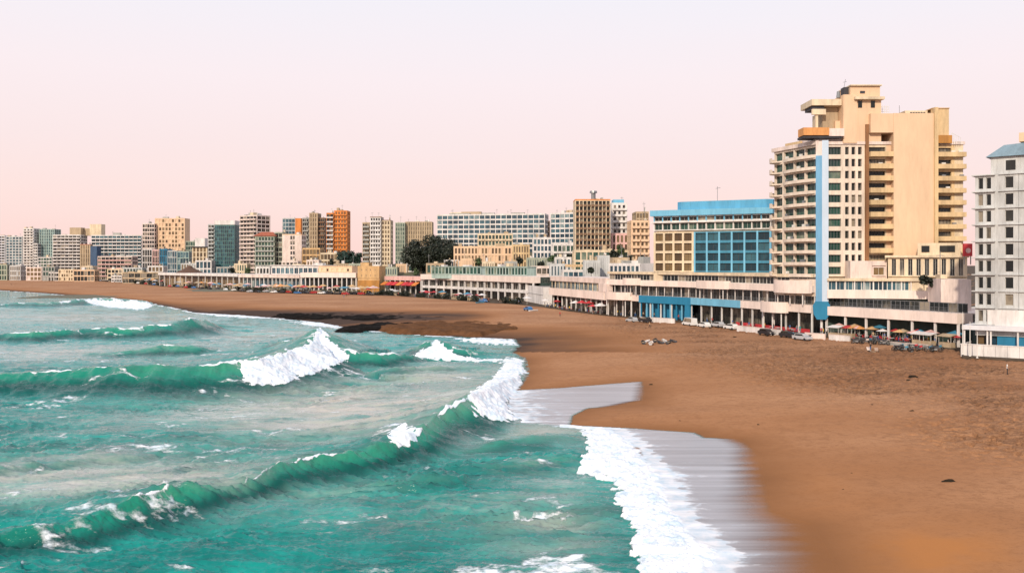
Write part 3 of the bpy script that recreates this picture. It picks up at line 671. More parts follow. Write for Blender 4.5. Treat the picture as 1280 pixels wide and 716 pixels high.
def _pole(h):
    m = MB(); m.tube((0,0,0), (0,0,h), .09, 8, .05); m.cone(0, 0, 0, .15, .2, .15, 8); return m

def pavilions():
    # round ended pavilion px 677..759
    pts = []
    A = np.array((xa(690, 333), 333.)); B = np.array((xa(758, 284), 284.))
    d = (B-A)/np.linalg.norm(B-A); n = np.array((-d[1], d[0]))
    if n[1] < 0: n = -n
    for k in range(7):
        t = math.radians(90-k*15); pts.append(tuple(A - d*5.5*math.sin(t) + n*5.5*(1-math.cos(t))))
    pts += [tuple(A + d*L) for L in (12, 26, 42)] + [tuple(B)]
    root, at, L = arc('beach_pavilion', 'pale two storey pavilion with a rounded left end', pts,
        [(6.4, 9.0, 'band', .9), (11.7, 13.4, 'pinkw', .4)], [(GZ-.3, 6.45, 13, .2, 'white', .4), (9.0, 11.75, 15, .14, 'cream', .2)],
        [(9.0, 11.7, 'blue', .6, 'frame', 18), (GZ, 6.4, 'dark', 2.6, 'framed', 14)], depth=13)
    rail(root, at, L, 9.0, -.5)
    m = MB(); p, a = at(L*.93); m.box(0, 7, -1.0, 1, 9.0, 11.72); o = m.build('end_wall', W_['pinkw'], root, (p[0], p[1], 0)); o.rotation_euler[2] = a
    b = Bld('white_kiosk', 'blank white slanted block left of the round ended pavilion', 'building', gp(655, 376), gp(679, 381), 12, GZ, 8.6, 'white', .3)
    b.part('ledge', .5, b.W-.5, -.15, 0, 3.8, 4.0, 'grey'); b.roof(.3); b.done()
    # pink banded arcade px 528..668
    pts = [(xa(528, 470), 470), (xa(570, 445), 445), (xa(620, 408), 408), (xa(654, 384), 384), (xa(667, 374), 374)]
    root, at, L = arc('beach_arcade', 'long pink banded arcade with white frames left of the white kiosk', pts,
        [(9.9, 12.6, 'band', 1.2), (5.4, 6.6, 'white', .5)], [(GZ-.3, 5.4, 16, .3, 'white', -.2), (6.6, 9.9, 16, .35, 'white', -.1)],
        [(6.6, 9.9, 'dark', 1.2, 'frame', 30), (GZ, 5.4, 'dark', 2.4, 'framed', 20)], depth=14)
    for k, (a0, a1, Y) in enumerate(((539, 601, 440), (606, 659, 405))):
        b = Bld('rooftop_lounge', ['glazed green lounge on the left half of the pink arcade roof', 'glazed green lounge on the right half of the pink arcade roof'][k], 'building', (xa(a0, Y+14), Y+14), (xa(a1, Y-6), Y-6), 6, 12.62, 16.6, 'tealg', .3)
        b.facade('front', 1, 14, z0=.2, z1=3.9, pier=.35, sp=.5, glass='green', mull=0); b.roof(.25, over=.4); b.clutter(2, 31+k, 1.8); b.done()
    # red awnings
    pts = [(xa(482, 497), 497), (xa(527, 474), 474)]
    root, at, L = arc('market_hall', 'low hall with pink fascia and red awnings', pts, [(9.0, 11.2, 'pink', .8)], [(GZ-.3, 9, 7, .25, 'white', -.2)], [(GZ, 9.0, 'dark', 2.2, 'framed', 9)], depth=12)
    for i in range(7):
        p, a = at(L*(i+.05)/7, -.9); m = MB(); w = L/7*.85
        m.add([(0,0,8.2),(w,0,8.2),(w,-3,6.6),(0,-3,6.6),(0,0,8.1),(w,0,8.1),(w,-3,6.3),(0,-3,6.3)], [(0,1,2,3)[::-1],(4,5,6,7),(3,2,6,7)[::-1],(0,3,7,4)[::-1],(1,5,6,2)[::-1]])
        o = m.build('awning', W_['red' if i % 3 else 'orange'], root, (p[0], p[1], 0)); o.rotation_euler[2] = a
    # ochre block
    b = Bld('ochre_block', 'ochre and orange cube standing before the peach pavilion', 'building', (xa(447, 497), 497), (xa(474, 495), 495), 12, GZ, za(334, 497), 'yellow', .3, extra=('ochre',))
    b.facade('front', 2, 4, 0, b.W, 8.2, b.H, pier=2.2, sp=2.3, glass='brown', mull=0); b.blank('front', 0, b.W*.999, -2, 7.0, mi=1); b.roof(.7); b.part('roof_house', 1, 6, 2, 8, b.H+.7, b.H+2.6, 'yellow'); b.done()
    # peach pavilion px 377..447
    pts = [(xa(377, 515), 515), (xa(412, 508), 508), (xa(446, 504), 504)]
    root, at, L = arc('beach_arcade', 'peach pavilion with a row of white columns left of the ochre block', pts, [(10.2, 13.0, 'band', 1.2)], [(GZ-.3, 10.2, 12, .3, 'white', -.3)], [(GZ, 10.2, 'dark', 2.6, 'framed', 14)], depth=13)
    b = Bld('upper_house', 'peach upper house on the pavilion roof', 'building', (xa(398, 516), 516), (xa(440, 510), 510), 7, 13.02, za(333, 514), 'peach', .3)
    b.facade('front', 1, 6, z0=.2, z1=2.8, pier=1.9, sp=1.0, glass='brown', mull=0, skip=.3); b.roof(.3, edge='peach'); b.done()
    # white roofed promenade halls, px 150..377
    pts = [(xa(300, 560), 560), (xa(340, 540), 540), (xa(376, 520), 520)]
    root, at, L = arc('beach_arcade', 'white banded hall under the blue windowed restaurant', pts, [(9.6, 11.4, 'pinkw', 1.2)], [(GZ-.3, 9.6, 15, .25, 'white', -.3)], [(GZ, 9.6, 'blue', 2.6, 'frame', 20)], depth=14)
    b = Bld('restaurant', 'white restaurant with wide blue windows on the white hall', 'restaurant', (xa(339, 555), 555), (xa(403, 528), 528), 10, 11.42, za(332, 540), 'white', .35)
    b.facade('front', 1, 11, z0=.2, z1=4.6, pier=.7, sp=.8, glass='blue', mull=1, frame='frame'); b.roof(.4, edge='white', over=.6); b.clutter(2, 77, 2); b.done()
    pts = [(xa(200, 655), 655), (xa(235, 620), 620), (xa(262, 600), 600), (xa(299.5, 562), 562)]
    root, at, L = arc('beach_arcade', 'long low hall with white roof beneath the thatched cone', pts, [(9.9, 11.6, 'white', 1.5)], [(GZ-.3, 9.9, 14, .25, 'white', -.3)], [(GZ, 9.9, 'brown', 2.6, 'frame', 18)], depth=14)
    t = empty('thatched_pavilion', (xa(237, 640), 640, 9), 0, 'brown thatched cone roof above the white hall', 'pavilion')
    m = MB(); m.cone(0, 0, 2.5, 6.3, 10, 2.6, 16); m.cone(0, 0, 6.3, 7.8, 2.7, 1.2, 12); m.build('thatched_roof', W_['thatch'], t)
    m = MB(); m.cone(0, 0, -7, 2.5, 8.5, 8.5, 12); m.build('wall', W_['tan'], t)
    for k, (a0, a1, Y, c, l) in enumerate(((92, 118, 815, 'peach', 'peach beach club with notched roof below the navy tower'), (60, 80, 850, 'white', 'low white beach club before the long hotel'), (139, 152, 790, 'white', 'small white tent roofed kiosk right of the navy tower'), (153, 198, 735, 'tan', 'low tan market building left of the white hall'))):
        b = tower(l, a0, a1, (338, 341, 345, 341)[k], Y, 2, 6, c, 'dark', sp=1.4, clut=3, D=10, name='beach_club'); b.done()

exec_order = []
# ------------------------------------------------------------------ numeric noise
def _h(ix, iy, seed):
    n = (ix.astype(np.int64)*374761393 + iy.astype(np.int64)*668265263 + seed*982451653) & 0xffffffff
    n = ((n ^ (n >> 13))*1274126177) & 0xffffffff
    return (n ^ (n >> 16)) & 0xffffffff
def perlin(x, y, seed=0):
    x0 = np.floor(x); y0 = np.floor(y); fx = x-x0; fy = y-y0
    u = fx*fx*fx*(fx*(fx*6-15)+10); v = fy*fy*fy*(fy*(fy*6-15)+10)
    def g(ix, iy, dx, dy):
        a = _h(ix, iy, seed).astype(np.float64)*(2*math.pi/4294967296.0)
        return np.cos(a)*dx + np.sin(a)*dy
    a = g(x0, y0, fx, fy); b = g(x0+1, y0, fx-1, fy); c = g(x0, y0+1, fx, fy-1); d = g(x0+1, y0+1, fx-1, fy-1)
    return ((a+(b-a)*u) + ((c+(d-c)*u)-(a+(b-a)*u))*v)*1.5
def fbm(x, y, oct=4, seed=0, gain=.5):
    s = 0; a = 1; t = 0
    for i in range(oct): s = s + a*perlin(x*2**i, y*2**i, seed+i*17); t += a; a *= gain
    return s/t
def sstep(a, b, x):
    t = np.clip((x-a)/(b-a), 0, 1); return t*t*(3-2*t)
def sdist(px, py, poly):
    """signed distance, positive inside"""
    d = np.full(px.shape, 1e18); ins = np.zeros(px.shape, bool); n = len(poly)
    for i in range(n):
        (ax, ay), (bx, by) = poly[i], poly[(i+1) % n]
        ex, ey = bx-ax, by-ay; wx, wy = px-ax, py-ay
        t = np.clip((wx*ex+wy*ey)/max(ex*ex+ey*ey, 1e-9), 0, 1)
        d = np.minimum(d, (wx-ex*t)**2 + (wy-ey*t)**2)
        if ay != by:
            c = ((ay > py) != (by > py)) & (px < (bx-ax)*(py-ay)/(by-ay)+ax); ins ^= c
    d = np.sqrt(d); return np.where(ins, d, -d)
g0 = lambda px, py: gp(px, py, 0.0)
def grid_mesh(name, X, Y, Z, keep=None):
    nr, nc = X.shape
    idx = np.arange(nr*nc).reshape(nr, nc)
    q = np.stack([idx[:-1, :-1], idx[:-1, 1:], idx[1:, 1:], idx[1:, :-1]], -1).reshape(-1, 4)
    if keep is not None:
        k = keep.ravel(); q = q[k[q].any(1)]
    used = np.unique(q); rm = np.full(nr*nc, -1, np.int64); rm[used] = np.arange(len(used)); q = rm[q]
    co = np.stack([X.ravel(), Y.ravel(), Z.ravel()], 1)[used]
    me = bpy.data.meshes.new(name); me.vertices.add(len(co)); me.vertices.foreach_set('co', co.astype(np.float32).ravel())
    me.loops.add(q.size); me.loops.foreach_set('vertex_index', q.astype(np.int32).ravel())
    me.polygons.add(len(q)); me.polygons.foreach_set('loop_start', np.arange(0, q.size, 4, dtype=np.int32))
    me.polygons.foreach_set('loop_total', np.full(len(q), 4, np.int32))
    me.update(calc_edges=True); me.polygons.foreach_set('use_smooth', np.ones(len(q), bool))
    return me, used
def attr(me, name, a, used):
    at = me.attributes.new(name, 'FLOAT', 'POINT'); at.data.foreach_set('value', a.ravel()[used].astype(np.float32))

# core of the sea (without the thin sheets running up the sand), in plan, from the shoreline of the photo
CORE = [(-900, 348), (-400, 352), (-100, 359), (0, 363), (60, 367), (120, 372), (180, 378), (215, 384), (245, 391), (300, 394), (350, 398), (400, 403), (425, 408), (470, 414), (530, 419), (600, 422), (643, 424), (650, 432), (640, 440), (657, 449), (660, 462), (655, 476), (648, 488),
        (640, 500), (640, 512), (658, 527), (712, 531), (765, 536), (790, 552), (806, 572), (825, 595), (834, 623), (853, 650), (872, 675), (900, 690), (884, 716), (880, 900), (900, 1400), (600, 6000), (-6000, 6000), (-9000, 500)]
FILM1 = [(630, 505), (640, 488), (700, 485), (760, 480), (802, 477), (806, 490), (800, 506), (735, 510), (716, 519), (712, 531), (735, 534), (700, 560), (650, 535)]
FILM2 = [(700, 531), (745, 533), (800, 536), (868, 541), (880, 547), (925, 549), (950, 570), (962, 640), (1015, 655), (1050, 716), (1080, 900), (1100, 1400), (800, 1400), (860, 716), (800, 560)]
wpoly = lambda P, z=0.0: [g0(*p) for p in P]
CORE_W, F1_W, F2_W = wpoly(CORE), wpoly(FILM1), wpoly(FILM2)

WAVES = [  # crest points (px, py, height m), front width factor, back width (m)
 dict(p=[(-220, 735, .5), (-60, 684, .9), (0, 660, 1.1), (52, 651, 1.4), (104, 637, 1.6), (156, 621, 1.75), (213, 607, 1.8), (250, 607, 1.4), (270, 606, 1.2), (300, 600, 1.1), (345, 583, 1.4), (391, 566, 1.8), (456, 560, 1.6), (495, 549, 1.6), (520, 540, 1.8), (545, 517, 2.3), (578, 499, 2.9), (605, 492, 2.6), (625, 480, 1.2), (660, 470, .2)], w=1.15, b=6),
 dict(p=[(-500, 480, .6), (-200, 472, 1.6), (0, 465, 2.0), (83, 460, 2.8), (150, 458, 3.2), (213, 456, 3.4), (251, 453, 3.6), (289, 450, 3.7), (320, 448, 3.7), (343, 444, 3.7), (365, 436, 3.9), (385, 431, 4.3), (400, 412, 5.2), (412, 424, 4.2), (441, 441, 2.2), (490, 443, 1.6), (540, 446, .6), (600, 448, .1)], w=1.6, b=9),
 dict(p=[(-300, 424, .5), (0, 417, 1.4), (43, 414, 2.0), (100, 411, 2.0), (156, 408, 2.5), (213, 404, 2.9), (243, 395, 4.1), (256, 400, 2.8), (268, 405, .9), (320, 408, .1)], w=1.7, b=11),
 dict(p=[(90, 442, .1), (151, 439, .8), (208, 431, 1.7), (226, 432, 1.6), (261, 437, .7), (300, 440, .1)], w=2.2, b=9),
 dict(p=[(-100, 383, .4), (0, 380, 1.2), (60, 378, 1.6), (100, 374, 2.2), (130, 372, 2.4), (165, 375, 1.6), (200, 380, .2)], w=2.0, b=16),
 dict(p=[(320, 432, .2), (362, 428, 1.6), (385, 422, 2.2), (398, 420, .5)], w=1.8, b=8),
 dict(p=[(500, 440, .2), (520, 434, 1.2), (546, 424, 3.0), (566, 436, 1.5), (590, 441, .7), (640, 442, .2)], w=2.0, b=8),
 dict(p=[(-200, 588, .3), (0, 579, .65), (91, 570, .55), (177, 566, .35), (230, 562, .05)], w=1.6, b=3),
 dict(p=[(460, 600, .1), (500, 596, .55), (535, 592, .7), (575, 595, .4), (600, 596, .05)], w=2.2, b=3.5),
 dict(p=[(550, 562, .2), (610, 552, .5), (668, 544, .75), (700, 547, .4), (730, 551, .05)], w=2.2, b=4),
 dict(p=[(560, 588, .1), (640, 580, .5), (690, 571, .6), (725, 573, .2)], w=2.2, b=3.5),
 dict(p=[(440, 466, .1), (490, 460, .7), (560, 457, .7), (610, 459, .1)], w=2.2, b=7),
]
FOAMS = [
 ([(296, 452), (343, 444), (385, 431), (392, 424), (400, 408), (412, 424), (441, 448), (411, 461), (393, 467), (372, 472), (360, 480), (338, 483), (318, 481), (306, 476)], 1.3, 2.0),
 ([(478, 545), (490, 533), (505, 528), (519, 535), (523, 548), (514, 561), (500, 556)], 2.2, .93),
 ([(583, 497), (600, 485), (615, 474), (628, 457), (632, 447), (660, 449), (652, 457), (662, 464), (650, 470), (656, 478), (646, 490), (632, 502), (636, 514), (658, 527), (618, 526), (596, 517)], 1.6, 2.0),
 ([(724, 540), (750, 534), (768, 535), (788, 554), (804, 572), (824, 594), (832, 622), (851, 650), (871, 674), (899, 686), (882, 716), (880, 800), (800, 800), (800, 716), (786, 683), (797, 662), (776, 652), (772, 626), (768, 602), (722, 590), (731, 573), (735, 556)], 3.0, 3.0),
 ([(236, 391), (262, 390), (300, 392), (355, 396), (360, 400), (310, 398), (268, 395)], 1.2, 1.5),
 ([(100, 373), (140, 375), (185, 377), (193, 382), (180, 388), (135, 385), (112, 380)], 1.5, 2.0),
 ([(355, 401), (400, 401), (425, 405), (500, 400), (520, 404), (470, 410), (440, 412), (395, 410)], 2.0, .9),
 ([(516, 443), (532, 436), (546, 423), (556, 433), (575, 444), (600, 448), (650, 450), (640, 453), (570, 451), (530, 449)], 1.0, 1.6),
 ([(560, 421), (600, 423), (643, 425), (648, 432), (610, 430), (575, 426)], 1.2, 1.1),
 ([(660, 590), (664, 597), (690, 588), (692, 584)], 1.0, .2),
 ([(630, 640), (690, 636), (750, 650), (740, 655), (690, 650), (640, 652)], 3.0, .5),
 ([(470, 712), (560, 690), (700, 660), (790, 690), (800, 800), (440, 800)], 14.0, .52),
 ([(420, 412), (520, 418), (600, 424), (640, 436), (600, 440), (540, 432), (470, 428), (430, 422)], 6.0, .5),
]

def water_material():
    m, nt, ns, L = nmat('sea_water')
    o = N(nt, 'ShaderNodeOutputMaterial'); p = N(nt, 'ShaderNodeBsdfPrincipled')
    A = lambda n: N(nt, 'ShaderNodeAttribute', attribute_name=n).outputs['Fac']
    foam, thin, turb_sheen, film, alpha = A('foam'), A('thin'), A('turbid_sheen'), A('film'), A('opacity')
    n1 = mapped_noise(nt, .16, (.6, 1.2, 1), 5, .6)
    n2 = mapped_noise(nt, 1.5, (.35, 1.3, 1), 6, .7)
    base = ramp(nt, n1, [(.34, (.0, .11, .105)), (.5, (.0, .17, .155)), (.66, (.003, .25, .22))])
    base = mixc(nt, ramp(nt, n2, [(.50, (0, 0, 0)), (.64, (.3, .3, .3))]), base, (.03, .36, .33))
    base = mixc(nt, A('face'), base, (.0, .050, .046))  # dark lower wave fronts: shade painted into the water colour
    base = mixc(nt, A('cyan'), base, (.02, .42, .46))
    base = mixc(nt, thin, base, (.006, .24, .14))  # backlit glow of the crests, painted as a brighter green
    base = mixc(nt, turb_sheen, base, mixc(nt, n2, (.38, .35, .29), (.54, .51, .46)))  # sandy water, and pale sky sheen painted with the same colour
    base = mixc(nt, math_(nt, 'MULTIPLY', A('slick_sheen'), ramp(nt, n2, [(.38, (.85,)*3), (.60, (.12,)*3)])), base, (.50, .49, .47))  # sky reflection on the smoother water, painted into its base colour
    # shallow sheet over sand: grey lilac with streaks dragged up the beach
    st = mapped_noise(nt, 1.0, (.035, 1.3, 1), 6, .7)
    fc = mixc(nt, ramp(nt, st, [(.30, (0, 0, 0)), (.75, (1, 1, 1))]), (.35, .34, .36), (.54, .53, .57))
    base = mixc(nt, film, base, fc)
    # foam, broken into lace by noise
    fn = mapped_noise(nt, 1.1, (.55, 1.2, 1), 7, .72)
    v = N(nt, 'ShaderNodeTexVoronoi', feature='DISTANCE_TO_EDGE'); g = N(nt, 'ShaderNodeNewGeometry'); mp = N(nt, 'ShaderNodeMapping'); mp.inputs['Scale'].default_value = (.45, .95, 1)
    wn = N(nt, 'ShaderNodeTexNoise'); wn.inputs['Scale'].default_value = .6; wn.inputs['Detail'].default_value = 3
    L.new(g.outputs['Position'], mp.inputs[0]); ad = N(nt, 'ShaderNodeVectorMath', operation='ADD'); L.new(g.outputs['Position'], wn.inputs['Vector'])
    sc = N(nt, 'ShaderNodeVectorMath', operation='SCALE'); sc.inputs['Scale'].default_value = 1.6; L.new(wn.outputs['Color'], sc.inputs[0])
    L.new(mp.outputs[0], ad.inputs[0]); L.new(sc.outputs[0], ad.inputs[1]); L.new(ad.outputs[0], v.inputs['Vector']); v.inputs['Scale'].default_value = .55
    lace = math_(nt, 'SUBTRACT', 1.0, math_(nt, 'MULTIPLY', v.outputs['Distance'], 2.2), True)
    pat = math_(nt, 'ADD', math_(nt, 'MULTIPLY', fn, .72), math_(nt, 'MULTIPLY', lace, .28))
    fm = math_(nt, 'ADD', math_(nt, 'MULTIPLY', foam, 1.25), math_(nt, 'SUBTRACT', pat, 1.12))
    mr = N(nt, 'ShaderNodeMapRange'); mr.interpolation_type = 'SMOOTHSTEP'; mr.inputs['From Min'].default_value = -.05; mr.inputs['From Max'].default_value = .17
    L.new(fm, mr.inputs[0]); fmask = mr.outputs[0]
    fcol = mixc(nt, ramp(nt, mapped_noise(nt, .7, (1, 1, 1), 4, .6), [(.35, (0, 0, 0)), (.6, (1, 1, 1))]), (.60, .72, .82), (.88, .88, .91))
    col = mixc(nt, fmask, base, fcol)
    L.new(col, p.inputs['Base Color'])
    r1 = math_(nt, 'ADD', .07, math_(nt, 'MULTIPLY', fmask, .8), True)
    L.new(math_(nt, 'ADD', r1, math_(nt, 'MULTIPLY', film, .22), True), p.inputs['Roughness']); p.inputs['IOR'].default_value = 1.33
    # ripples
    rd = lambda q: math_(nt, 'SUBTRACT', 1.0, math_(nt, 'ABSOLUTE', math_(nt, 'SUBTRACT', math_(nt, 'MULTIPLY', q, 2.6), 1.3)))
    hb = math_(nt, 'ADD', math_(nt, 'ADD', math_(nt, 'MULTIPLY', rd(mapped_noise(nt, .55, (.32, 1.15, 1), 3, .5)), .55), math_(nt, 'MULTIPLY', rd(mapped_noise(nt, 1.7, (.35, 1.1, 1), 4, .6)), .28)), math_(nt, 'MULTIPLY', mapped_noise(nt, 2.6, (.45, 1.2, 1), 2, .5), .35))
    hb2 = math_(nt, 'ADD', hb, math_(nt, 'MULTIPLY', math_(nt, 'MULTIPLY', fn, fmask), 1.2))
    b = N(nt, 'ShaderNodeBump'); b.inputs['Distance'].default_value = .21
    L.new(math_(nt, 'SUBTRACT', math_(nt, 'SUBTRACT', 1.0, math_(nt, 'MULTIPLY', film, .9), True), math_(nt, 'MAXIMUM', math_(nt, 'MULTIPLY', fmask, .55), math_(nt, 'MULTIPLY', A('slick_sheen'), .5)), True), b.inputs['Strength'])
    L.new(hb2, b.inputs['Height']); L.new(b.outputs[0], p.inputs['Normal'])
    L.new(alpha, p.inputs['Alpha'])
    L.new(p.outputs[0], o.inputs[0]); return m

def sea():
    rows = np.concatenate([np.arange(336.5, 372, .35), np.arange(372, 430, .32), np.arange(430, 520, .42), np.arange(520, 760, .62), np.arange(760, 1500, 12)])[::-1]
    Yr = CH*F/(rows-HZ); U = np.concatenate([np.linspace(-1.3, -.64, 60)[:-1], np.linspace(-.64, .44, 1050)])
    X = U[None, :]*Yr[:, None]; Y = np.repeat(Yr[:, None], len(U), 1)
    px = 640+F*X/Y; py = HZ+CH*F/Y
    sc = sdist(X, Y, CORE_W); s1 = sdist(X, Y, F1_W); s2 = sdist(X, Y, F2_W)
    wob = fbm(X*.5, Y*.9, 3, 5)*1.2
    sc = sc + wob*np.clip(sc*0+1, 0, 1)*np.where(Y > 140, 2.0, .8)
    film = np.maximum(s1, s2)
    Z = np.full(X.shape, .02); thin = np.zeros(X.shape); crestfoam = np.zeros(X.shape); face = np.zeros(X.shape)
    amp = sstep(0, 9, sc)
    # background swell and chop
    cell = np.abs(np.gradient(Y, axis=0)); lod = lambda wl: np.clip(wl/(2.2*cell)-.6, 0, 1)
    wx, wy = X + 2*fbm(X*.03, Y*.05, 2, 61), Y + 3*fbm(X*.02, Y*.04, 2, 62)
    chop = .62*fbm(wx*.045, wy*.16, 2, 1)*lod(8)
    r1 = 1-np.abs(perlin(wx*.16, wy*.5, 2))*2; chop += .26*(r1-.6)*lod(3)
    r2 = 1-np.abs(perlin(wx*.28+9, wy*1.0, 3))*2; chop += .30*(np.clip(r2, 0, 1)**2-.45)*lod(1.4)*np.clip(.8+1.6*perlin(X*.06, Y*.12, 66), .15, 1.6)
    r3 = 1-np.abs(perlin(wx*1.1+9, wy*2.4, 4))*2; chop += .09*(np.clip(r3, 0, 1)**1.6-.45)*lod(.6)
    E = lambda cx, cy, rx, ry: np.exp(-(((px-cx)/rx)**2+((py-cy)/ry)**2))
    slick_sheen = np.clip((E(120, 600, 240, 30)+E(330, 520, 190, 26)+E(520, 640, 160, 30)*.35+E(60, 440, 200, 12)+E(330, 420, 120, 12)+E(120, 397, 160, 6)+E(560, 500, 90, 30)*.6+E(690, 600, 60, 26)*.7)*np.clip(.75+1.3*fbm(wx*.07, wy*.22, 3, 171), 0, 1.2), 0, 1)  # smoother water; also the mask of the painted sky sheen
    chop = chop*(1-.5*slick_sheen); Z += chop*(.15+.85*amp)
    for k, w in enumerate(WAVES):
        P = []
        for (cx, cy, h) in w['p']:
            yy = (CH-h)*F/(cy-HZ); P.append(((cx-640)/F*yy, yy, h))
        P = np.array(P); acc = 0.
        M = (Y > P[:, 1].min()-75) & (Y < P[:, 1].max()+75) & (X > P[:, 0].min()-40) & (X < P[:, 0].max()+40)
        x, y, cl = X[M], Y[M], cell[M]; o1 = x*0
        wX = x + .5*fbm(x*.2, y*.2, 2, 140+k)*min(2.5, P[:, 1].mean()/60); wY = y + .7*fbm(x*.22, y*.15, 3, 40+k)*min(2.5, P[:, 1].mean()/60)
        best = o1+1e9; h = o1; sg = o1+1; al_ = o1
        for i in range(len(P)-1):
            ax, ay, ah = P[i]; bx, by, bh = P[i+1]; ex, ey = bx-ax, by-ay; l2 = ex*ex+ey*ey
            t = np.clip(((wX-ax)*ex+(wY-ay)*ey)/l2, 0, 1); dx = wX-ax-ex*t; dy = wY-ay-ey*t; dd = dx*dx+dy*dy; q = dd < best
            best = np.where(q, dd, best); h = np.where(q, ah+(bh-ah)*t, h); sg = np.where(q, np.where(ex*(wY-ay)-ey*(wX-ax) < 0, 1., -1.), sg); al_ = np.where(q, acc+t*math.sqrt(l2), al_); acc += math.sqrt(l2)
        s = np.sqrt(best)*sg; h = h*(1+.12*perlin(al_*.3, o1+k*3.3, 50+k))
        wf = w['w']*np.maximum(h, .25)
        fr = np.where(s > 0, np.exp(-np.clip(s/wf, 0, 20)*1.5)*(1+.25*np.clip(s/wf, 0, 1)), np.exp(-(np.clip(-s, 0, 60)/w['b'])**1.35))
        Z[M] += h*(fr-.26*np.exp(-((s-2.1*wf)/(1.3*wf))**2))
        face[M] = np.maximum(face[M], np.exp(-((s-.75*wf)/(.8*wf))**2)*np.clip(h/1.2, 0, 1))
        thin[M] = np.maximum(thin[M], np.exp(-((s-.12*wf)/(.42*wf))**2)*np.clip(h/1.5, 0, 1)*np.clip(.35+.9*perlin(x*.11, o1+k, 70+k)+.3, 0, 1))  # mask of the painted crest glow
        cf = np.exp(-((s+.05)/(.10+.03*h+.45*cl))**2)*np.clip((h-.8)/.8, 0, 1)*np.clip(.62+perlin(al_*.16, o1+k, 80+k)*1.0+.25*perlin(al_*1.1, o1+k, 83+k), 0, 1.0)
        bk = np.exp(-((s+1.0)/(1.3))**2)*np.clip((h-1)/1.5, 0, 1)*.36
        crestfoam[M] = np.maximum(crestfoam[M], np.maximum(cf*.95, bk))
    # rills running up the faces
    Z += face*.07*(perlin(X*1.5+.25*Y, Y*.22, 91)+.6*perlin(X*3.4+.4*Y, Y*.4, 92))
    foam = np.zeros(X.shape); lump = np.zeros(X.shape)
    # rays above the plane appear displaced: raise foam masks with the surface height
    pyz = HZ+(CH-Z)*F/Y
    for k, (poly, soft, a) in enumerate(FOAMS):
        q = pyz if k in (0, 1, 2, 7, 5) else py
        bx = [p[0] for p in poly]; by = [p[1] for p in poly]
        M = (px > min(bx)-45) & (px < max(bx)+45) & (q > min(by)-45) & (q < max(by)+45)
        d = sdist(px[M], q[M], poly); x, y = X[M], Y[M]; d = d + 8*fbm(x*.7, y*.8, 5, 101+k)*np.clip(60/y*2.2, .35, 2.0)
        mk = sstep(-soft*2.2, soft*3.2, d)
        foam[M] = np.maximum(foam[M], mk*min(a, 1.0))
        if a >= 1: lump[M] = np.maximum(lump[M], sstep(-1, 5, d)*(a/3.0))
    # ragged shore line froth
    sh = np.exp(-((sc-.7)/(.7+Y/400))**2)*np.clip(.75+1.3*fbm(X*.12, Y*.12, 2, 7), 0, 1)*np.where((py < 425) | (px > 700), .95, .5); foam = np.maximum(foam, sh)
    foam = np.maximum(foam, crestfoam)
    foam = np.maximum(foam, sstep(1.8, .7, np.abs(sc))*(py > 536)*(px > 740))
    bill = 1-np.abs(fbm(X*1.1, Y*1.3, 4, 11))*2.6
    Z += lump*(.22+.42*np.clip(bill, 0, 1)*np.clip(lod(1.2)+.3, 0, 1))*np.where(px > 700, .5, 1.0)
    # scattered fine froth
    sp = np.clip(fbm(wx*.09, wy*.22, 4, 21)*1.9-.12, 0, .44)*amp; foam = np.maximum(foam, sp)
    turb_sheen = np.exp(-(((px-450)/160)**2+((py-510)/40)**2))*1.1
    turb_sheen = np.maximum(turb_sheen, .75*np.exp(-(((px-560)/110)**2+((py-470)/12)**2)))
    turb_sheen = np.maximum(turb_sheen, .55*np.exp(-(((px-690)/70)**2+((py-665)/40)**2)))
    turb_sheen = np.maximum(turb_sheen, .7*np.exp(-(((px-680)/60)**2+((py-540)/12)**2)))
    turb_sheen = np.maximum(turb_sheen, .75*np.exp(-(((px-110)/230)**2+((py-600)/26)**2)))  # pale sky reflection painted over the left flats
    turb_sheen = np.minimum(1, turb_sheen)*np.clip(.75+1.2*fbm(X*.1, Y*.3, 3, 31), 0, 1)*(1-face)
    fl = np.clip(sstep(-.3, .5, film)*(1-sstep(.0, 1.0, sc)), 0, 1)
    xr = np.interp(py, [470, 478, 500, 512, 530, 540, 560, 600, 640, 660, 690, 716, 900], [812, 812, 806, 745, 765, 905, 948, 956, 982, 1008, 1020, 1030, 1060])
    wd = np.interp(py, [470, 510, 540, 560, 600, 640, 716], [14, 14, 20, 26, 40, 62, 95])
    stk = fbm(X*.03, Y*.9, 4, 33)
    al = sstep(0, 1, (xr+stk*wd*.3-px)/(wd*1.5))*(.86+.2*stk)
    ed = sstep(-.25, .12, film+.15*stk)
    al = np.clip(al*ed, 0, 1)
    opac = np.where(sc > .3, 1.0, np.clip(np.maximum(al, sstep(-.4, .3, sc)), 0, 1))
    keep = (sc > -.6) | (film > -.5)
    Z = np.where(sc < 1.5, Z*sstep(-.5, 1.5, sc)+.02*(1-sstep(-.5, 1.5, sc)) + .0, Z)
    Z = np.where(sc > -.5, np.maximum(Z, .015-.05*np.clip(sc, 0, 60)), Z)
    foam = np.where(fl > .5, np.maximum(foam, np.clip(.25+.16*stk+.52*np.exp(-np.clip(px-np.interp(py, [536, 572, 595, 650, 690], [770, 806, 830, 856, 905]), 0, 400)/24)*(py > 532)+.3*(py < 528)*np.exp(-np.clip(px-650, 0, 400)/60), 0, .8)), foam)
    me, used = grid_mesh('sea', X, Y, Z, keep)
    cy = np.clip(sstep(150, 330, Y)*sstep(-150, -400, X*1.0*300/Y)*.8 + .25*sstep(120, 250, Y), 0, .75)*(1-face)
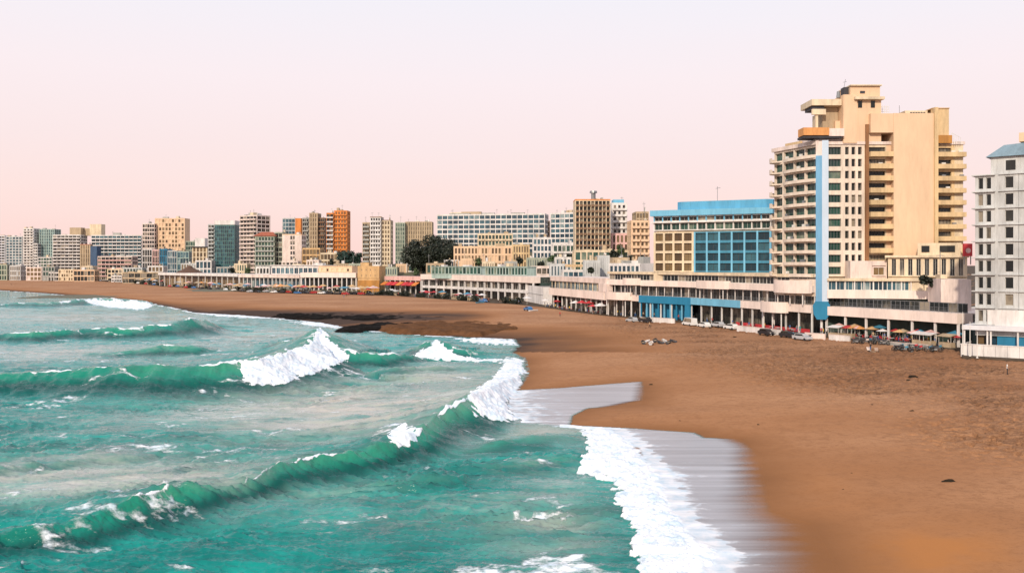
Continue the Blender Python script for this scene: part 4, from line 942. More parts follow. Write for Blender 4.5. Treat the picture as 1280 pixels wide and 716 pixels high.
    for n, a in (('foam', foam), ('face', face*.95*(1-thin)), ('cyan', cy), ('slick_sheen', slick_sheen*(1-face)), ('thin', thin), ('turbid_sheen', turb_sheen*(1-fl)), ('film', fl), ('opacity', opac)): attr(me, n, a, used)
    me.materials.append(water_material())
    tag(link('sea', me), kind='structure')

def sand_material():
    m, nt, ns, L = nmat('beach_sand')
    o = N(nt, 'ShaderNodeOutputMaterial'); p = N(nt, 'ShaderNodeBsdfPrincipled'); p.inputs['Specular IOR Level'].default_value = .2
    A = lambda n: N(nt, 'ShaderNodeAttribute', attribute_name=n).outputs['Fac']
    wet, rough, ocre = A('wet'), A('churned'), A('ochre')
    a = mapped_noise(nt, .05, (.5, 1, 1), 5, .6); b = mapped_noise(nt, .9, (1, 1, 1), 6, .7); c = mapped_noise(nt, 9, (1, 1, 1), 3, .6)
    col = mixc(nt, ramp(nt, a, [(.35, (0, 0, 0)), (.65, (1, 1, 1))]), (.33, .152, .070), (.47, .25, .133))
    col = mixc(nt, ramp(nt, b, [(.36, (.6,)*3), (.52, (0, 0, 0))]), col, (.23, .11, .055))
    col = mixc(nt, ramp(nt, mapped_noise(nt, 3.4, (.8, 1, 1), 5, .75), [(.36, (.55,)*3), (.47, (0, 0, 0))]), col, (.16, .075, .04))
    col = mixc(nt, ramp(nt, c, [(.35, (.25,)*3), (.5, (0, 0, 0))]), col, (.20, .10, .05))
    col = mixc(nt, math_(nt, 'MULTIPLY', rough, ramp(nt, mapped_noise(nt, 1.6, (.6, .9, 1), 6, .8), [(.46, (0, 0, 0)), (.56, (.85,)*3)])), col, (.17, .085, .045))
    col = mixc(nt, ocre, col, (.47, .19, .055))
    wetc = mixc(nt, ramp(nt, wet, [(0, (0, 0, 0)), (1, (1, 1, 1))]), (.40, .165, .055), (.05, .026, .016))
    col = mixc(nt, ramp(nt, wet, [(0, (0, 0, 0)), (.45, (1, 1, 1))]), col, wetc)
    L.new(col, p.inputs['Base Color'])
    L.new(ramp(nt, wet, [(0, (.97,)*3), (1, (.9,)*3)]), p.inputs['Roughness'])
    bp = N(nt, 'ShaderNodeBump'); bp.inputs['Distance'].default_value = .4
    L.new(math_(nt, 'ADD', .16, math_(nt, 'MULTIPLY', rough, .85), True), bp.inputs['Strength'])
    L.new(math_(nt, 'ADD', b, math_(nt, 'MULTIPLY', c, .25)), bp.inputs['Height']); L.new(bp.outputs[0], p.inputs['Normal'])
    L.new(p.outputs[0], o.inputs[0]); return m

FRONT = [(-900, 345.5), (-300, 347), (0, 349), (100, 350), (150, 353), (200, 357.5), (300, 364.6), (350, 366.2), (400, 367.6), (450, 368.6), (500, 370.2), (560, 374.5), (600, 378), (640, 380), (680, 384), (720, 390), (760, 394.5), (850, 402), (940, 412), (1030, 421), (1120, 429), (1199, 437), (1203, 446), (1300, 452), (1700, 480), (2600, 540)]
def beach():
    rows = np.concatenate([np.arange(341, 380, .5), np.arange(380, 760, .62), np.arange(760, 1500, 12)])[::-1]
    Yr = (CH-GZ)*F/(rows-HZ); U = np.concatenate([np.linspace(-1.6, -.62, 80)[:-1], np.linspace(-.62, .62, 900), np.linspace(.62, 1.8, 80)[1:]])
    X = U[None, :]*Yr[:, None]; Y = np.repeat(Yr[:, None], len(U), 1)
    sc = sdist(X, Y, CORE_W); fm = np.maximum(sdist(X, Y, F1_W), sdist(X, Y, F2_W)); sw = np.maximum(sc, fm)
    d = -sw
    Z = np.where(d > 0, GZ*(1-np.exp(-np.clip(d, 0, 400)/26.)), np.maximum(-3.0, -d*-.07-.0))
    Z = np.where(d <= 0, -.02-np.clip(sw, 0, 60)*.05, Z)
    px = 640+F*X/Y; py = HZ+(CH-Z)*F/Y
    ch = np.clip(fbm(X*.05, Y*.08, 3, 3)*2.2+.62, .3, 1)*sstep(16, 34, d)*sstep(0.2, .5, np.clip((px-640)/500, 0, 1)+.12)
    ch = np.clip(ch + .8*np.exp(-(((px-1010)/190)**2+((py-465)/20)**2)) + .8*np.exp(-(((px-1230)/110)**2+((py-545)/26)**2)), 0, 1)*sstep(8, 20, d)
    pits = np.minimum(0, perlin(X*1.1, Y*1.1, 9)+.10)*.55 + fbm(X*.5, Y*.5, 3, 10)*.20
    Z += np.where(d > 0, sstep(3, 20, d)*(.18*fbm(X*.05, Y*.07, 3, 13)+.05*fbm(X*.3, Y*.35, 3, 12)), 0) + pits*ch*1.9
    wet = np.clip(1.05-d/5.0, 0, 1)*.22 + np.where(py < 440, np.clip(1.1-d/(10+25*sstep(200, 330, px)), 0, 1)*.55, 0)
    wet += sstep(235, 290, px)*sstep(650, 560, px)*np.exp(-((py-395)/6.5)**2)*.95
    wet = np.clip(wet*(1+.5*fbm(X*.06, Y*.1, 3, 14)), 0, 1)
    wet = np.clip(wet + .22*np.clip(1-d/30, 0, 1)**.7, 0, 1)
    oc = np.clip(np.exp(-(((px-1150)/110)**2+((py-690)/32)**2))*1.3 + .35*np.exp(-(((px-1010)/90)**2+((py-610)/30)**2)), 0, 1)*np.clip(.8+fbm(X*.3, Y*.3, 3, 15), 0, 1)
    me, used = grid_mesh('beach', X, Y, Z)
    for n, a in (('wet', wet), ('churned', ch), ('ochre', oc)): attr(me, n, a, used)
    me.materials.append(sand_material()); tag(link('beach', me), kind='structure')
    # ground sheet out to the horizon and the paved town behind the beach front
    m = MB(); m.add([(-9000, -300, -3.4), (9000, -300, -3.4), (9000, 9000, -3.4), (-9000, 9000, -3.4)], [(0, 1, 2, 3)])
    tag(m.build('seabed_ground', paint('sea_floor', (.10, .16, .14), bump=0)), kind='structure')
    P = [gp(*p) for p in FRONT]; m = MB(); z = GZ+.05
    V = []
    for (x, y) in P: V += [(x, y, z), (x, y, z-3)]
    far = [(4500, 20), (4500, 8500), (-9000, 8500)]
    pts = [(x, y, z) for x, y in P] + [(x, y, z) for x, y in [(P[-1][0]+3000, P[-1][1]), (6000, 8500), (-6000, 8500)]]
    m.add(pts, [tuple(range(len(pts)))])
    for i in range(len(P)-1):
        (x0, y0), (x1, y1) = P[i], P[i+1]; m.add([(x0, y0, z), (x1, y1, z), (x1, y1, z-3), (x0, y0, z-3)], [(0, 3, 2, 1)])
    tag(m.build('promenade_pavement', paint('promenade_paving', (.10, .075, .055), grime=.4, streak=False)), kind='structure')
    # hill the ridge hotels stand on
    n = 60; hx = np.linspace(-260, 330, n); hy = np.linspace(455, 1100, n); X, Y = np.meshgrid(hx, hy)
    Z = 27*np.exp(-((X-0)/130)**2)*sstep(455, 640, Y)*(1-.9*sstep(750, 1090, Y)) + 1.2*fbm(X*.03, Y*.03, 3, 20) + .2
    me, used = grid_mesh('hill', X, Y, Z); me.materials.append(paint('dry_hillside', (.13, .12, .07), streak=False)); tag(link('hill', me), kind='structure')

def rocks():
    rk = paint('black_reef_rock', (.012, .010, .009), rough=.95, grime=.5, streak=False, bump=.6); rb = paint('brown_reef_rock', (.15, .07, .033), rough=.95, grime=.5, streak=False, bump=.6)
    L = [([(340, 395), (372, 394), (440, 394.5), (460, 397), (430, 400), (395, 401), (350, 398)], 1.0, rk, 'low black rock ledge furthest left in the surf'),
         ([(420, 399), (490, 395.5), (560, 396), (640, 399), (650, 403), (600, 402), (540, 402.5), (470, 404), (440, 403)], 1.3, rk, 'wide black rock shelf behind the surf channel'),
         ([(419, 413), (440, 409), (480, 406), (510, 404), (545, 403), (560, 406), (500, 411), (450, 415), (424, 416)], 1.1, rk, 'long thin black rock finger pointing into the surf'),
         ([(472, 412), (520, 407), (580, 406), (640, 409), (650, 416), (600, 421), (540, 419), (490, 417)], 1.5, rb, 'brown sand covered rock ledge below the finger'),
         ([(553, 398), (580, 397), (600, 400), (575, 403)], 1.0, rk, 'small dark rock at the right end of the shelf')]
    for i, (poly, h, mt, lab) in enumerate(L):
        W = [g0(*p) for p in poly]; xs = [p[0] for p in W]; ys = [p[1] for p in W]
        X, Y = np.meshgrid(np.linspace(min(xs)-2, max(xs)+2, 150), np.linspace(min(ys)-2, max(ys)+2, 60))
        s = sdist(X, Y, W) + 3.2*fbm(X*.16, Y*.16, 4, 200+i)
        Z = -.5+sstep(-1.5, 2.2, s)*(h+.7*fbm(X*.25, Y*.3, 4, 210+i)) - .0
        me, used = grid_mesh('reef_rock', X-xs[0], Y-ys[0], Z, s > -2.0); me.materials.append(mt)
        tag(link('reef_rock', me, None, (xs[0], ys[0], .25)), lab, 'rock', 'reef rocks in the surf')

# ------------------------------------------------------------------ small things
def leafm(name, col):
    if name in MATS: return MATS[name]
    m, nt, ns, L = nmat(name); p = N(nt, 'ShaderNodeBsdfPrincipled'); o = N(nt, 'ShaderNodeOutputMaterial')
    n = mapped_noise(nt, .5, (1, 1, 1), 4, .7)
    L.new(mixc(nt, ramp(nt, n, [(.35, (0, 0, 0)), (.65, (1, 1, 1))]), tuple(c*.55 for c in col), tuple(c*1.5 for c in col)), p.inputs['Base Color'])
    p.inputs['Roughness'].default_value = .6; L.new(p.outputs[0], o.inputs[0]); MATS[name] = m; return m
def tree(x, y, z, h, rx, label, col='dark', n=2600, seed=1, name='broadleaf_tree', group=None, leaf=.8):
    r = np.random.RandomState(seed); t = empty(name, (x, y, z), 0, label, 'tree', group)
    m = MB(); m.tube((0, 0, -.5), (0, 0, h*.45), h*.035, 8, h*.022)
    for k in range(6):
        a = k*1.05+r.rand(); m.tube((0, 0, h*(.25+.04*k)), (math.cos(a)*rx*.55, math.sin(a)*rx*.55, h*(.55+.05*k)), h*.016, 5, h*.006)
    m.build('trunk', paint('bark', (.10, .07, .05), streak=False), t)
    nb = 34; C = r.normal(size=(nb, 3)); C /= np.linalg.norm(C, axis=1)[:, None]; C *= (r.rand(nb, 1)**.45)
    C = C*[rx*.85, rx*.7, h*.40]+[0, 0, h*.54]; R_ = (.28+.25*r.rand(nb))*rx
    i = r.randint(0, nb, n); d = r.normal(size=(n, 3)); d /= np.linalg.norm(d, axis=1)[:, None]; d *= (.55+.5*r.rand(n, 1))
    P = C[i]+d*R_[i][:, None]*[1, 1, .75]
    u = r.normal(size=(n, 3)); u /= np.linalg.norm(u, axis=1)[:, None]; v = np.cross(u, d+1e-3); v /= np.linalg.norm(v, axis=1)[:, None]+1e-6
    s = leaf*(.5+.7*r.rand(n, 1)); V = np.stack([P-u*s*.5, P+v*s*.35, P+u*s*.5, P-v*s*.35], 1).reshape(-1, 3)
    me = bpy.data.meshes.new('crown'); me.from_pydata([tuple(a) for a in V], [], [(4*k, 4*k+1, 4*k+2, 4*k+3) for k in range(n)])
    me.materials.append({'dark': leafm('dark_leaves', (.012, .018, .009)), 'teal': leafm('blue_green_leaves', (.012, .04, .03)), 'green': leafm('green_leaves', (.05, .08, .03))}[col]); link('crown', me, t)
    return t
def trees():
    def T(px, base, top, Y, wpx, label, **k):
        zb = 2.0 if base is None else za(base, Y); zt = za(top, Y); rx = wpx/F*Y/2
        return tree(xa(px, Y), Y, zb, zt-zb, rx, label, **k)
    T(526, 345, 300, 540, 44, 'large dark tree, left lobe beside the white framed block', seed=3, n=9000, leaf=1.3)
    T(545, 348, 294, 545, 56, 'large dark tree, tallest middle crown of the dark clump', seed=4, n=11000, leaf=1.3)
    T(561, 345, 304, 538, 40, 'large dark tree, lower right crown of the dark clump', seed=5, n=8000, leaf=1.2)
    T(430, 338, 312, 600, 20, 'dark blue green tree left of the dark crowned tower', seed=6, col='teal', n=2600, leaf=1.2)
    T(443, 338, 311, 605, 20, 'dark blue green tree touching the dark crowned tower', seed=7, col='teal', n=2600, leaf=1.2)
    T(400, 322, 308, 690, 10, 'small tree between the brown and orange towers', seed=8, n=900, leaf=1.)
    sp = [(690, 331, 318, 430, 12), (700, 336, 322, 425, 14), (676, 336, 326, 440, 10), (775, 326, 305, 400, 12), (768, 328, 311, 398, 12), (786, 330, 318, 380, 12), (756, 330, 322, 385, 9), (712, 330, 318, 440, 12), (560, 335, 324, 520, 12), (598, 333, 322, 515, 10), (650, 331, 320, 500, 10),
          (804, 330, 318, 360, 9), (520, 345, 335, 500, 8), (1155, 358, 343, 188, 14), (1166, 362, 345, 187, 12), (135, 345, 334, 860, 9), (112, 346, 338, 855, 8), (12, 347, 338, 900, 10), (36, 347, 339, 890, 10), (180, 347, 337, 760, 9), (290, 344, 333, 640, 9), (310, 344, 334, 630, 8), (415, 335, 322, 600, 8), (739, 345, 333, 350, 8)]
    for i, (px, b, t, Y, w) in enumerate(sp):
        o = T(px, b, t, Y, w, 'x', seed=20+i, n=700, leaf=.55 if Y < 300 else .9, col='green' if i % 3 == 0 else 'dark', name='small_tree')
        tag(o, group='small trees among the houses'); small(o, px, 'small %s tree' % ('green' if i % 3 == 0 else 'dark'), 'tree', 'small trees among the houses') if 400 > px or px > 820 else tag(o, 'small %s tree among houses %s' % ('green' if i % 3 == 0 else 'dark', {690: 'left of the gridded tower', 700: 'behind the stepped white house', 676: 'left of the stepped white house', 775: 'under the white tower', 768: 'nearest the gridded tower foot', 786: 'below the tall peach block', 756: 'before the cream low block', 712: 'at the left foot of the gridded tower', 560: 'under the large dark clump', 598: 'above the glazed rooftop lounge', 650: 'below the peach block end', 804: 'at the left foot of the blue hotel', 520: 'behind the red awnings', 415: 'under the orange tower', 739: 'beside the yellow awning house'}.get(px, 'behind the promenade')))

def person_mesh(pose=0, shirt=None, trousers=None, seed=0):
    """one continuous skinned body, standing or walking, 1.72 m"""
    j = {'pel': (0, 0, .95), 'waist': (0, 0, 1.12), 'chest': (0, .01, 1.33), 'neck': (0, .0, 1.49), 'head': (0, -.02, 1.60), 'top': (0, -.01, 1.68)}
    st = .26 if pose else .05
    for s, k in ((-1, 'l'), (1, 'r')):
        f = s*st
        j['hip'+k] = (s*.10, 0, .90); j['kn'+k] = (s*.11, -f*.55-.03, .49); j['an'+k] = (s*.11, -f, .09 if f > -.1 else .12); j['to'+k] = (s*.12, -f-.17, .04)
        j['sh'+k] = (s*.19, .01, 1.42); j['el'+k] = (s*.25, f*.5+.03, 1.14); j['wr'+k] = (s*.25, f*.9-.05, .90); j['ha'+k] = (s*.25, f*.9-.08, .80)
    if pose == 2: j['elr'] = (.28, -.12, 1.18); j['wrr'] = (.22, -.36, 1.22); j['har'] = (.20, -.45, 1.25)
    rad = dict(pel=.135, waist=.12, chest=.145, neck=.055, head=.095, top=.075, hip=.092, kn=.06, an=.04, to=.035, sh=.062, el=.042, wr=.03, ha=.038)
    E = [('pel', 'waist'), ('waist', 'chest'), ('chest', 'neck'), ('neck', 'head'), ('head', 'top')]
    for k in 'lr': E += [('pel', 'hip'+k), ('hip'+k, 'kn'+k), ('kn'+k, 'an'+k), ('an'+k, 'to'+k), ('chest', 'sh'+k), ('sh'+k, 'el'+k), ('el'+k, 'wr'+k), ('wr'+k, 'ha'+k)]
    names = list(j); me = bpy.data.meshes.new('skeleton'); me.from_pydata([j[n] for n in names], [(names.index(a), names.index(b)) for a, b in E], [])
    o = bpy.data.objects.new('tmp', me); COL.objects.link(o)
    mod = o.modifiers.new('s', 'SKIN'); sub = o.modifiers.new('d', 'SUBSURF'); sub.levels = 1
    if not me.skin_vertices:
        bpy.context.view_layer.objects.active = o
    lay = me.skin_vertices[0].data if me.skin_vertices else None
    if lay is None: return o, None
    for i, n in enumerate(names):
        q = rad[n] if n in rad else rad[n[:-1]]; lay[i].radius = (q, q*.8 if n in ('chest', 'waist', 'pel') else q); lay[i].use_root = (n == 'pel')
    dg = bpy.context.evaluated_depsgraph_get(); dg.update(); r = bpy.data.meshes.new_from_object(o.evaluated_get(dg))
    bpy.data.objects.remove(o); return r
SK = None
def make_people():
    skin = paint('skin', (.42, .25, .17), grime=.05, bump=0); hair = paint('dark_hair', (.02, .015, .01), bump=0)
    cl = {k: paint(k+'_cloth', v, grime=.1, bump=0) for k, v in dict(white=(.75, .73, .70), black=(.02, .02, .025), red=(.45, .04, .04), blue=(.04, .12, .32), tan=(.45, .33, .2), grey=(.2, .2, .22), yellow=(.7, .45, .06), teal=(.03, .28, .28)).items()}
    protos = {}
    combos = [('white', 'black'), ('black', 'blue'), ('red', 'black'), ('blue', 'tan'), ('tan', 'black'), ('grey', 'blue'), ('yellow', 'black'), ('teal', 'grey'), ('black', 'black')]
    base = [person_mesh(p) for p in (0, 1, 2)]
    for k, (a, b) in enumerate(combos):
        me = base[k % 3].copy(); me.materials.clear()
        for mt in (skin, cl[a], cl[b], hair): me.materials.append(mt)
        for p in me.polygons:
            c = p.center; z = c.z
            if z > 1.5: mi = 3 if (z > 1.66 or c.y > .03) else 0
            elif z > .93 and not (abs(c.x) > .2 and z < 1.2): mi = 1
            elif z > .93 or (abs(c.x) > .2 and z > .7): mi = 0
            elif z > .1: mi = 2
            else: mi = 3
            p.material_index = mi; p.use_smooth = True
        protos[k] = (me, a, b)
    def put(x, y, k, rz, z=None):
        me, a, b = protos[k]; return link('person', me, None, (x, y, GZ+.06 if z is None else z), rz), a, b
    P = gp(1259, 467, 1.75); o, a, b = put(P[0], P[1], 0, R(70), 1.70); tag(o, 'lone person in a white top walking on the sand by the white wall', 'person')
    # face and hair for the one person seen at any size
    r = random.Random(5)
    P = [(p[0], p[1]) for p in FRONT]
    def fy(px):
        for (a, b), (c, d) in zip(P, P[1:]):
            if a <= px <= c: return b+(d-b)*(px-a)/(c-a)
    lo = []
    for rng, n in (((150, 540), 120), ((540, 760), 34), ((760, 1200), 46), ((10, 150), 18)):
        for i in range(n):
            px = r.uniform(*rng); py = fy(px)-r.uniform(.1, 1.6)-(0.8 if px > 760 else 0)
            x, y = gp(px, py); k = r.randrange(9); o, a, b = put(x, y, k, r.uniform(0, 6.28))
            small(o, px, 'person in a %s top' % a, 'person', 'people along the promenade')
    for i, (px, py) in enumerate(((433, 371), (430, 372.2), (14, 356), (1088, 438), (812, 408), (700, 396), (1140, 470))):
        x, y = gp(px, py, 1.6); k = (8, 5, 8, 1, 4, 2, 8)[i]
        if i == 6: continue
        o, a, b = put(x, y, k, r.uniform(0, 6), 1.55 if px > 600 else 1.0)
        tag(o, ['dark clothed person on the sand before the peach pavilion', 'grey clothed person beside the dark one on the left sand', 'dark lone person on the sand at the far left', 'person beside the tangled chairs on the right sand', 'person in a tan top on sand before the blue arcade', 'lone person in a red top on the sand left of the boat row'][i], 'person')

def car_proto(col, kind='car'):
    m = paint(col[0]+'_car_paint', col[1], rough=.3, grime=.12, streak=False, bump=0); t = empty('parked_'+kind, (0, 0, 0), 0, 'x', kind)
    L, W = (4.3, 1.7) if kind == 'car' else (5.2, 1.9)
    prof = [(-L/2, .35), (-L/2, .85), (-L/2+.1, .98), (L/2-1.2, 1.0), (L/2-.15, .82), (L/2, .6), (L/2, .35)]
    cab = [(-L/2+.35, .99), (-L/2+.75, 1.45), (.45, 1.47), (1.15, 1.0)] if kind == 'car' else [(-L/2+.02, .97), (-L/2+.1, 2.1), (1.3, 2.15), (2.0, 1.0)]
    def ext(p, w, mi, mb, dx=0):
        n = len(p); mb.add([(x, -w, z) for x, z in p]+[(x, w, z) for x, z in p], [tuple(range(n)), tuple(range(2*n-1, n-1, -1))]+[(i, n+i, n+(i+1) % n, (i+1) % n) for i in range(n)], mi)
    b = MB(); ext(prof, W/2, 0, b); b.build('body', m, t)
    b = MB(); ext(cab, W/2-.12, 0, b); b.build('cabin', m, t)
    b = MB(); s = [(x*.9+.02, z-.08 if z > 1.2 else z+.04) for x, z in cab]; ext(s, W/2-.10, 0, b); b.build('windows', G_['dark'], t).name = 'window'
    wm = MB(); wm.tube((0, -.11, 0), (0, .11, 0), .32, 12); w = wm.mesh('wheel', paint('tyre_rubber', (.02, .02, .02), bump=0))
    for sx in (-1, 1):
        for sy in (-1, 1): link('wheel', w, t, (sx*L*.31, sy*(W/2-.1), .32))
    b = MB(); b.box(0, .03, -.16, .16, 0, .14); hm = b.mesh('headlight', W_['frame'])
    for sy in (-1, 1): link('headlight', hm, t, (L/2-.01, sy*.55, .62))
    return t
def boat_proto(col, L=3.6):
    t = empty('small_boat', (0, 0, 0), 0, 'x', 'boat'); n = 9; o_ = []; i_ = []
    m = MB(); vs = []; fs = []
    for k in range(n):
        u = k/(n-1); w = .62*math.sin(math.pi*min(1, u*.72+.28))**.7*(1 if u < .98 else .1); x = (u-.5)*L; sh = .45+.25*u*u
        vs += [(x, -w, sh), (x, -w*.6, .08+.1*u*u), (x, w*.6, .08+.1*u*u), (x, w, sh), (x, w*.85, sh-.02), (x, w*.5, .2+.1*u*u), (x, -w*.5, .2+.1*u*u), (x, -w*.85, sh-.02)]
    for k in range(n-1):
        for q in range(8): fs.append((k*8+q, k*8+(q+1) % 8, (k+1)*8+(q+1) % 8, (k+1)*8+q))
    fs += [tuple(range(7, -1, -1)), tuple((n-1)*8+q for q in range(8))]
    m.add(vs, fs); m.build('hull', W_[col], t)
    m = MB()
    for x in (-.9, .1, .9): m.box(x, x+.22, -.5, .5, .34, .38)
    m.build('bench', W_['tan'], t); return t
def bike_proto(col):
    t = empty('motorbike', (0, 0, 0), 0, 'x', 'motorbike'); tm = paint('tyre_rubber', (.02, .02, .02), bump=0)
    wm = MB(); k = 14
    for i in range(k):
        a, b = 2*math.pi*i/k, 2*math.pi*(i+1)/k; wm.tube((.27*math.cos(a), 0, .27*math.sin(a)), (.27*math.cos(b), 0, .27*math.sin(b)), .055, 5)
    for i in range(4): wm.tube((.25*math.cos(i*.785), 0, .25*math.sin(i*.785)), (-.25*math.cos(i*.785), 0, -.25*math.sin(i*.785)), .015, 4)
    w = wm.mesh('wheel', tm)
    for x in (-.65, .65): link('wheel', w, t, (x, 0, .32))
    m = MB(); m.tube((.65, 0, .32), (.42, 0, .95), .04); m.tube((.45, 0, .8), (-.1, 0, .5), .07); m.tube((-.65, 0, .32), (-.1, 0, .42), .05); m.box(-.25, .2, -.14, .14, .3, .58); m.build('frame', W_['metal'], t)
    m = MB(); m.add([(.4,-.14,.65),(.4,.14,.65),(-.15,.16,.62),(-.15,-.16,.62),(.35,-.1,.92),(.35,.1,.92),(-.12,.12,.84),(-.12,-.12,.84)], [(0,1,2,3),(7,6,5,4),(0,4,5,1),(1,5,6,2),(2,6,7,3),(3,7,4,0)]); m.build('fuel_tank', W_[col], t)
    m = MB(); m.box(-.85, -.12, -.15, .15, .74, .86); m.build('seat', W_['slate'], t)
    m = MB(); m.tube((.4, -.36, 1.02), (.4, .36, 1.02), .03); m.build('handlebar', W_['metal'], t)
    return t
def wipe(t):
    for c in list(t.children_recursive): bpy.data.objects.remove(c)
    bpy.data.objects.remove(t)
def stuff_on_beach():
    r = random.Random(9)
    P = FRONT
    def fy(px):
        for (a, b), (c, d) in zip(P, P[1:]):
            if a <= px <= c: return b+(d-b)*(px-a)/(c-a)
    def ang(px):
        a = gp(px-6, fy(px-6)); b = gp(px+6, fy(px+6)); return math.atan2(b[1]-a[1], b[0]-a[0])
    cars = [car_proto(('white', (.75, .75, .74))), car_proto(('black', (.02, .02, .025))), car_proto(('blue', (.04, .16, .38))), car_proto(('silver', (.45, .46, .48))), car_proto(('red', (.45, .03, .03))), car_proto(('white', (.75, .75, .74)), 'van'), car_proto(('teal', (.03, .25, .33)))]
    cn = ['white', 'black', 'blue', 'silver', 'red', 'white', 'teal']
    spots = [(862+13*0, 405.5, 5), (880, 407, 0), (897, 408, 3), (914, 410, 0), (604, 378, 2), (646, 379, 6), (660, 388, 2), (958, 418, 1), (985, 421, 1), (1003, 424, 3), (790, 400, 3), (806, 401.5, 1)]
    spots += [(px, None, r.choice([0, 1, 1, 2, 3, 4, 1])) for px in list(range(8, 150, 9))+list(range(152, 470, 10))]
    used = set()
    for px, py, k in spots:
        py = py or fy(px)+.25-r.uniform(0, .5); x, y = gp(px, py, GZ)
        c = cars[k] if k not in used else copy_tree(cars[k]); used.add(k)
        c.location = (x, y, GZ+.06 if py < fy(px) else 1.55); c.rotation_euler[2] = ang(px)+(math.pi if r.random() < .5 else 0)+r.uniform(-.08, .08)
        small(c, px, 'parked %s %s' % (cn[k], 'van' if k == 5 else 'car'), 'van' if k == 5 else 'car', 'vehicles parked along the promenade')
    for k, c in enumerate(cars):
        if k not in used: wipe(c)
    # parasols
    pc = ['red', 'white', 'yellow', 'orangeb', 'blue', 'pink', 'tan']; pn = ['red', 'white', 'yellow', 'orange', 'blue', 'pink', 'tan']
    protos = []
    for c in pc:
        t = empty('parasol', (0, 0, 0), 0, 'x', 'parasol'); m = MB(); m.tube((0, 0, 0), (0, 0, 2.7), .04, 6); m.build('pole', W_['frame'], t)
        m = MB(); m.cone(0, 0, 2.15, 2.75, 1.6, .05, 8); m.build('canopy', W_[c], t); protos.append(t)
    used = set()
    for i in range(128):
        px = r.uniform(165, 470) if (i < 46 or i > 87) else r.uniform(480, 760) if i < 68 else r.uniform(1040, 1195); py = fy(px)-r.uniform(.2, 2.2)-(1.5 if px > 1000 else 0); k = r.randrange(7) if px < 480 or px > 1000 else r.choice([0, 1, 1, 4, 0])
        t = protos[k] if k not in used else copy_tree(protos[k]); used.add(k); x, y = gp(px, py)
        t.location = (x, y, GZ+.05); s = r.uniform(.85, 1.15)*(1.5 if px < 480 else 1.2 if px < 760 else 1); t.scale = (s, s, s)
        small(t, px, '%s parasol' % pn[k], 'parasol', 'parasols along the promenade')
    # stalls
    for i in range(44):
        px = r.uniform(155, 450) if (i < 12 or i > 25) else r.uniform(480, 640) if i < 18 else r.uniform(1040, 1195); py = fy(px)-.6-r.uniform(0, 1); x, y = gp(px, py); c = r.choice(['white', 'tan', 'red', 'yellow', 'blue', 'orangeb'])
        t = empty('market_stall', (x, y, GZ+.05), ang(px), 'x', 'stall'); m = MB(); m.box(-1.4, 1.4, -.6, .6, 0, .95); m.build('counter', W_['tan'], t)
        m = MB(); [m.tube((a, b, .95), (a, b, 2.3), .04, 5) for a in (-1.35, 1.35) for b in (-.55, .55)]; m.build('post', W_['frame'], t)
        m = MB(); m.add([(-1.6,-1,2.2),(1.6,-1,2.2),(1.6,.9,2.6),(-1.6,.9,2.6),(-1.6,-1,2.1),(1.6,-1,2.1),(1.6,.9,2.5),(-1.6,.9,2.5)], [(0,1,2,3),(7,6,5,4),(0,4,5,1),(1,5,6,2),(2,6,7,3),(3,7,4,0)]); m.build('awning', W_[c], t)
        if px < 480: t.scale = (1.5, 1.5, 1.5)
        small(t, px, 'small %s topped stall' % c.replace('orangeb', 'orange'), 'stall', 'stalls along the promenade')
    # low dark shrubs in a row along the promenade
    ps = [tree(0, 0, 0, 3.4, 2.1, 'x', seed=300+k, n=380, leaf=.7, name='promenade_shrub', col='dark') for k in range(3)]; us = set()
    for i in range(78):
        px = r.uniform(6, 560) if i < 70 else r.uniform(560, 660); k = i % 3; t = ps[k] if k not in us else copy_tree(ps[k]); us.add(k)
        x, y = gp(px, fy(px)-.25-r.uniform(0, .6)); t.location = (x, y, GZ-.5); s = r.uniform(.6, 1.05); t.scale = (s*1.3, s, s); t.rotation_euler[2] = r.uniform(0, 6)
        small(t, px, 'low dark shrub', 'shrub', 'low shrubs along the promenade')
    # boats
    for i, (px, py, c, a, lab) in enumerate([(804, 427, 'slate', 1.5, 'dark open boat, leftmost of the row on the sand'), (814, 428.2, 'white', 1.3, 'white open boat between dark ones on the sand'), (825, 427.2, 'slate', 1.9, 'dark open boat right of the white one on the sand'), (836, 427.5, 'slate', 1.1, 'dark open boat, rightmost of the row on the sand'), (1000, 421.5, 'blue', .2, 'small blue boat on the sand before the podium'), (667, 389.5, 'white', .5, 'small white boat by the round ended pavilion'), (600, 379.6, 'blue', .2, 'blue boat on sand below the pink arcade')]):
        t = boat_proto(c); t.scale = (.72, .8, 1.1) if i < 4 else (1,)*3; x, y = gp(px, py, 1.6); t.location = (x, y, 1.5); t.rotation_euler[2] = a; t['label'] = lab
        if i < 4: t['group'] = 'row of boats on the open sand'
    for i, (px, py, c, a, lab) in enumerate([(1124, 437, 'slate', .3, 'dark motorbike, leftmost of the cluster on the right sand'), (1132, 438, 'blue', -.4, 'motorbike with blue tank in the cluster on the sand'), (1140, 438.4, 'slate', .8, 'dark motorbike right of the blue tanked one'), (1150, 437.5, 'red', .2, 'motorbike with red tank between the two groups'), (1162, 439, 'blued', .1, 'blue motorbike nearest the white wall'), (1170, 439.5, 'slate', -.5, 'dark motorbike, rightmost of the cluster'),
            (1075, 429, 'slate', .4, 'dark motorbike before the dark arcade, left one'), (1083, 430, 'pinkw', 0, 'pale motorbike before the dark arcade'), (1093, 430.5, 'slate', .9, 'dark motorbike beside the pale one before the arcade')]):
        t = bike_proto(c); x, y = gp(px, py, 1.7); t.location = (x, y, 1.62); t.rotation_euler[2] = a; t.scale = (1.15,)*3; t['label'] = lab; t['group'] = 'motorbikes parked on the sand'
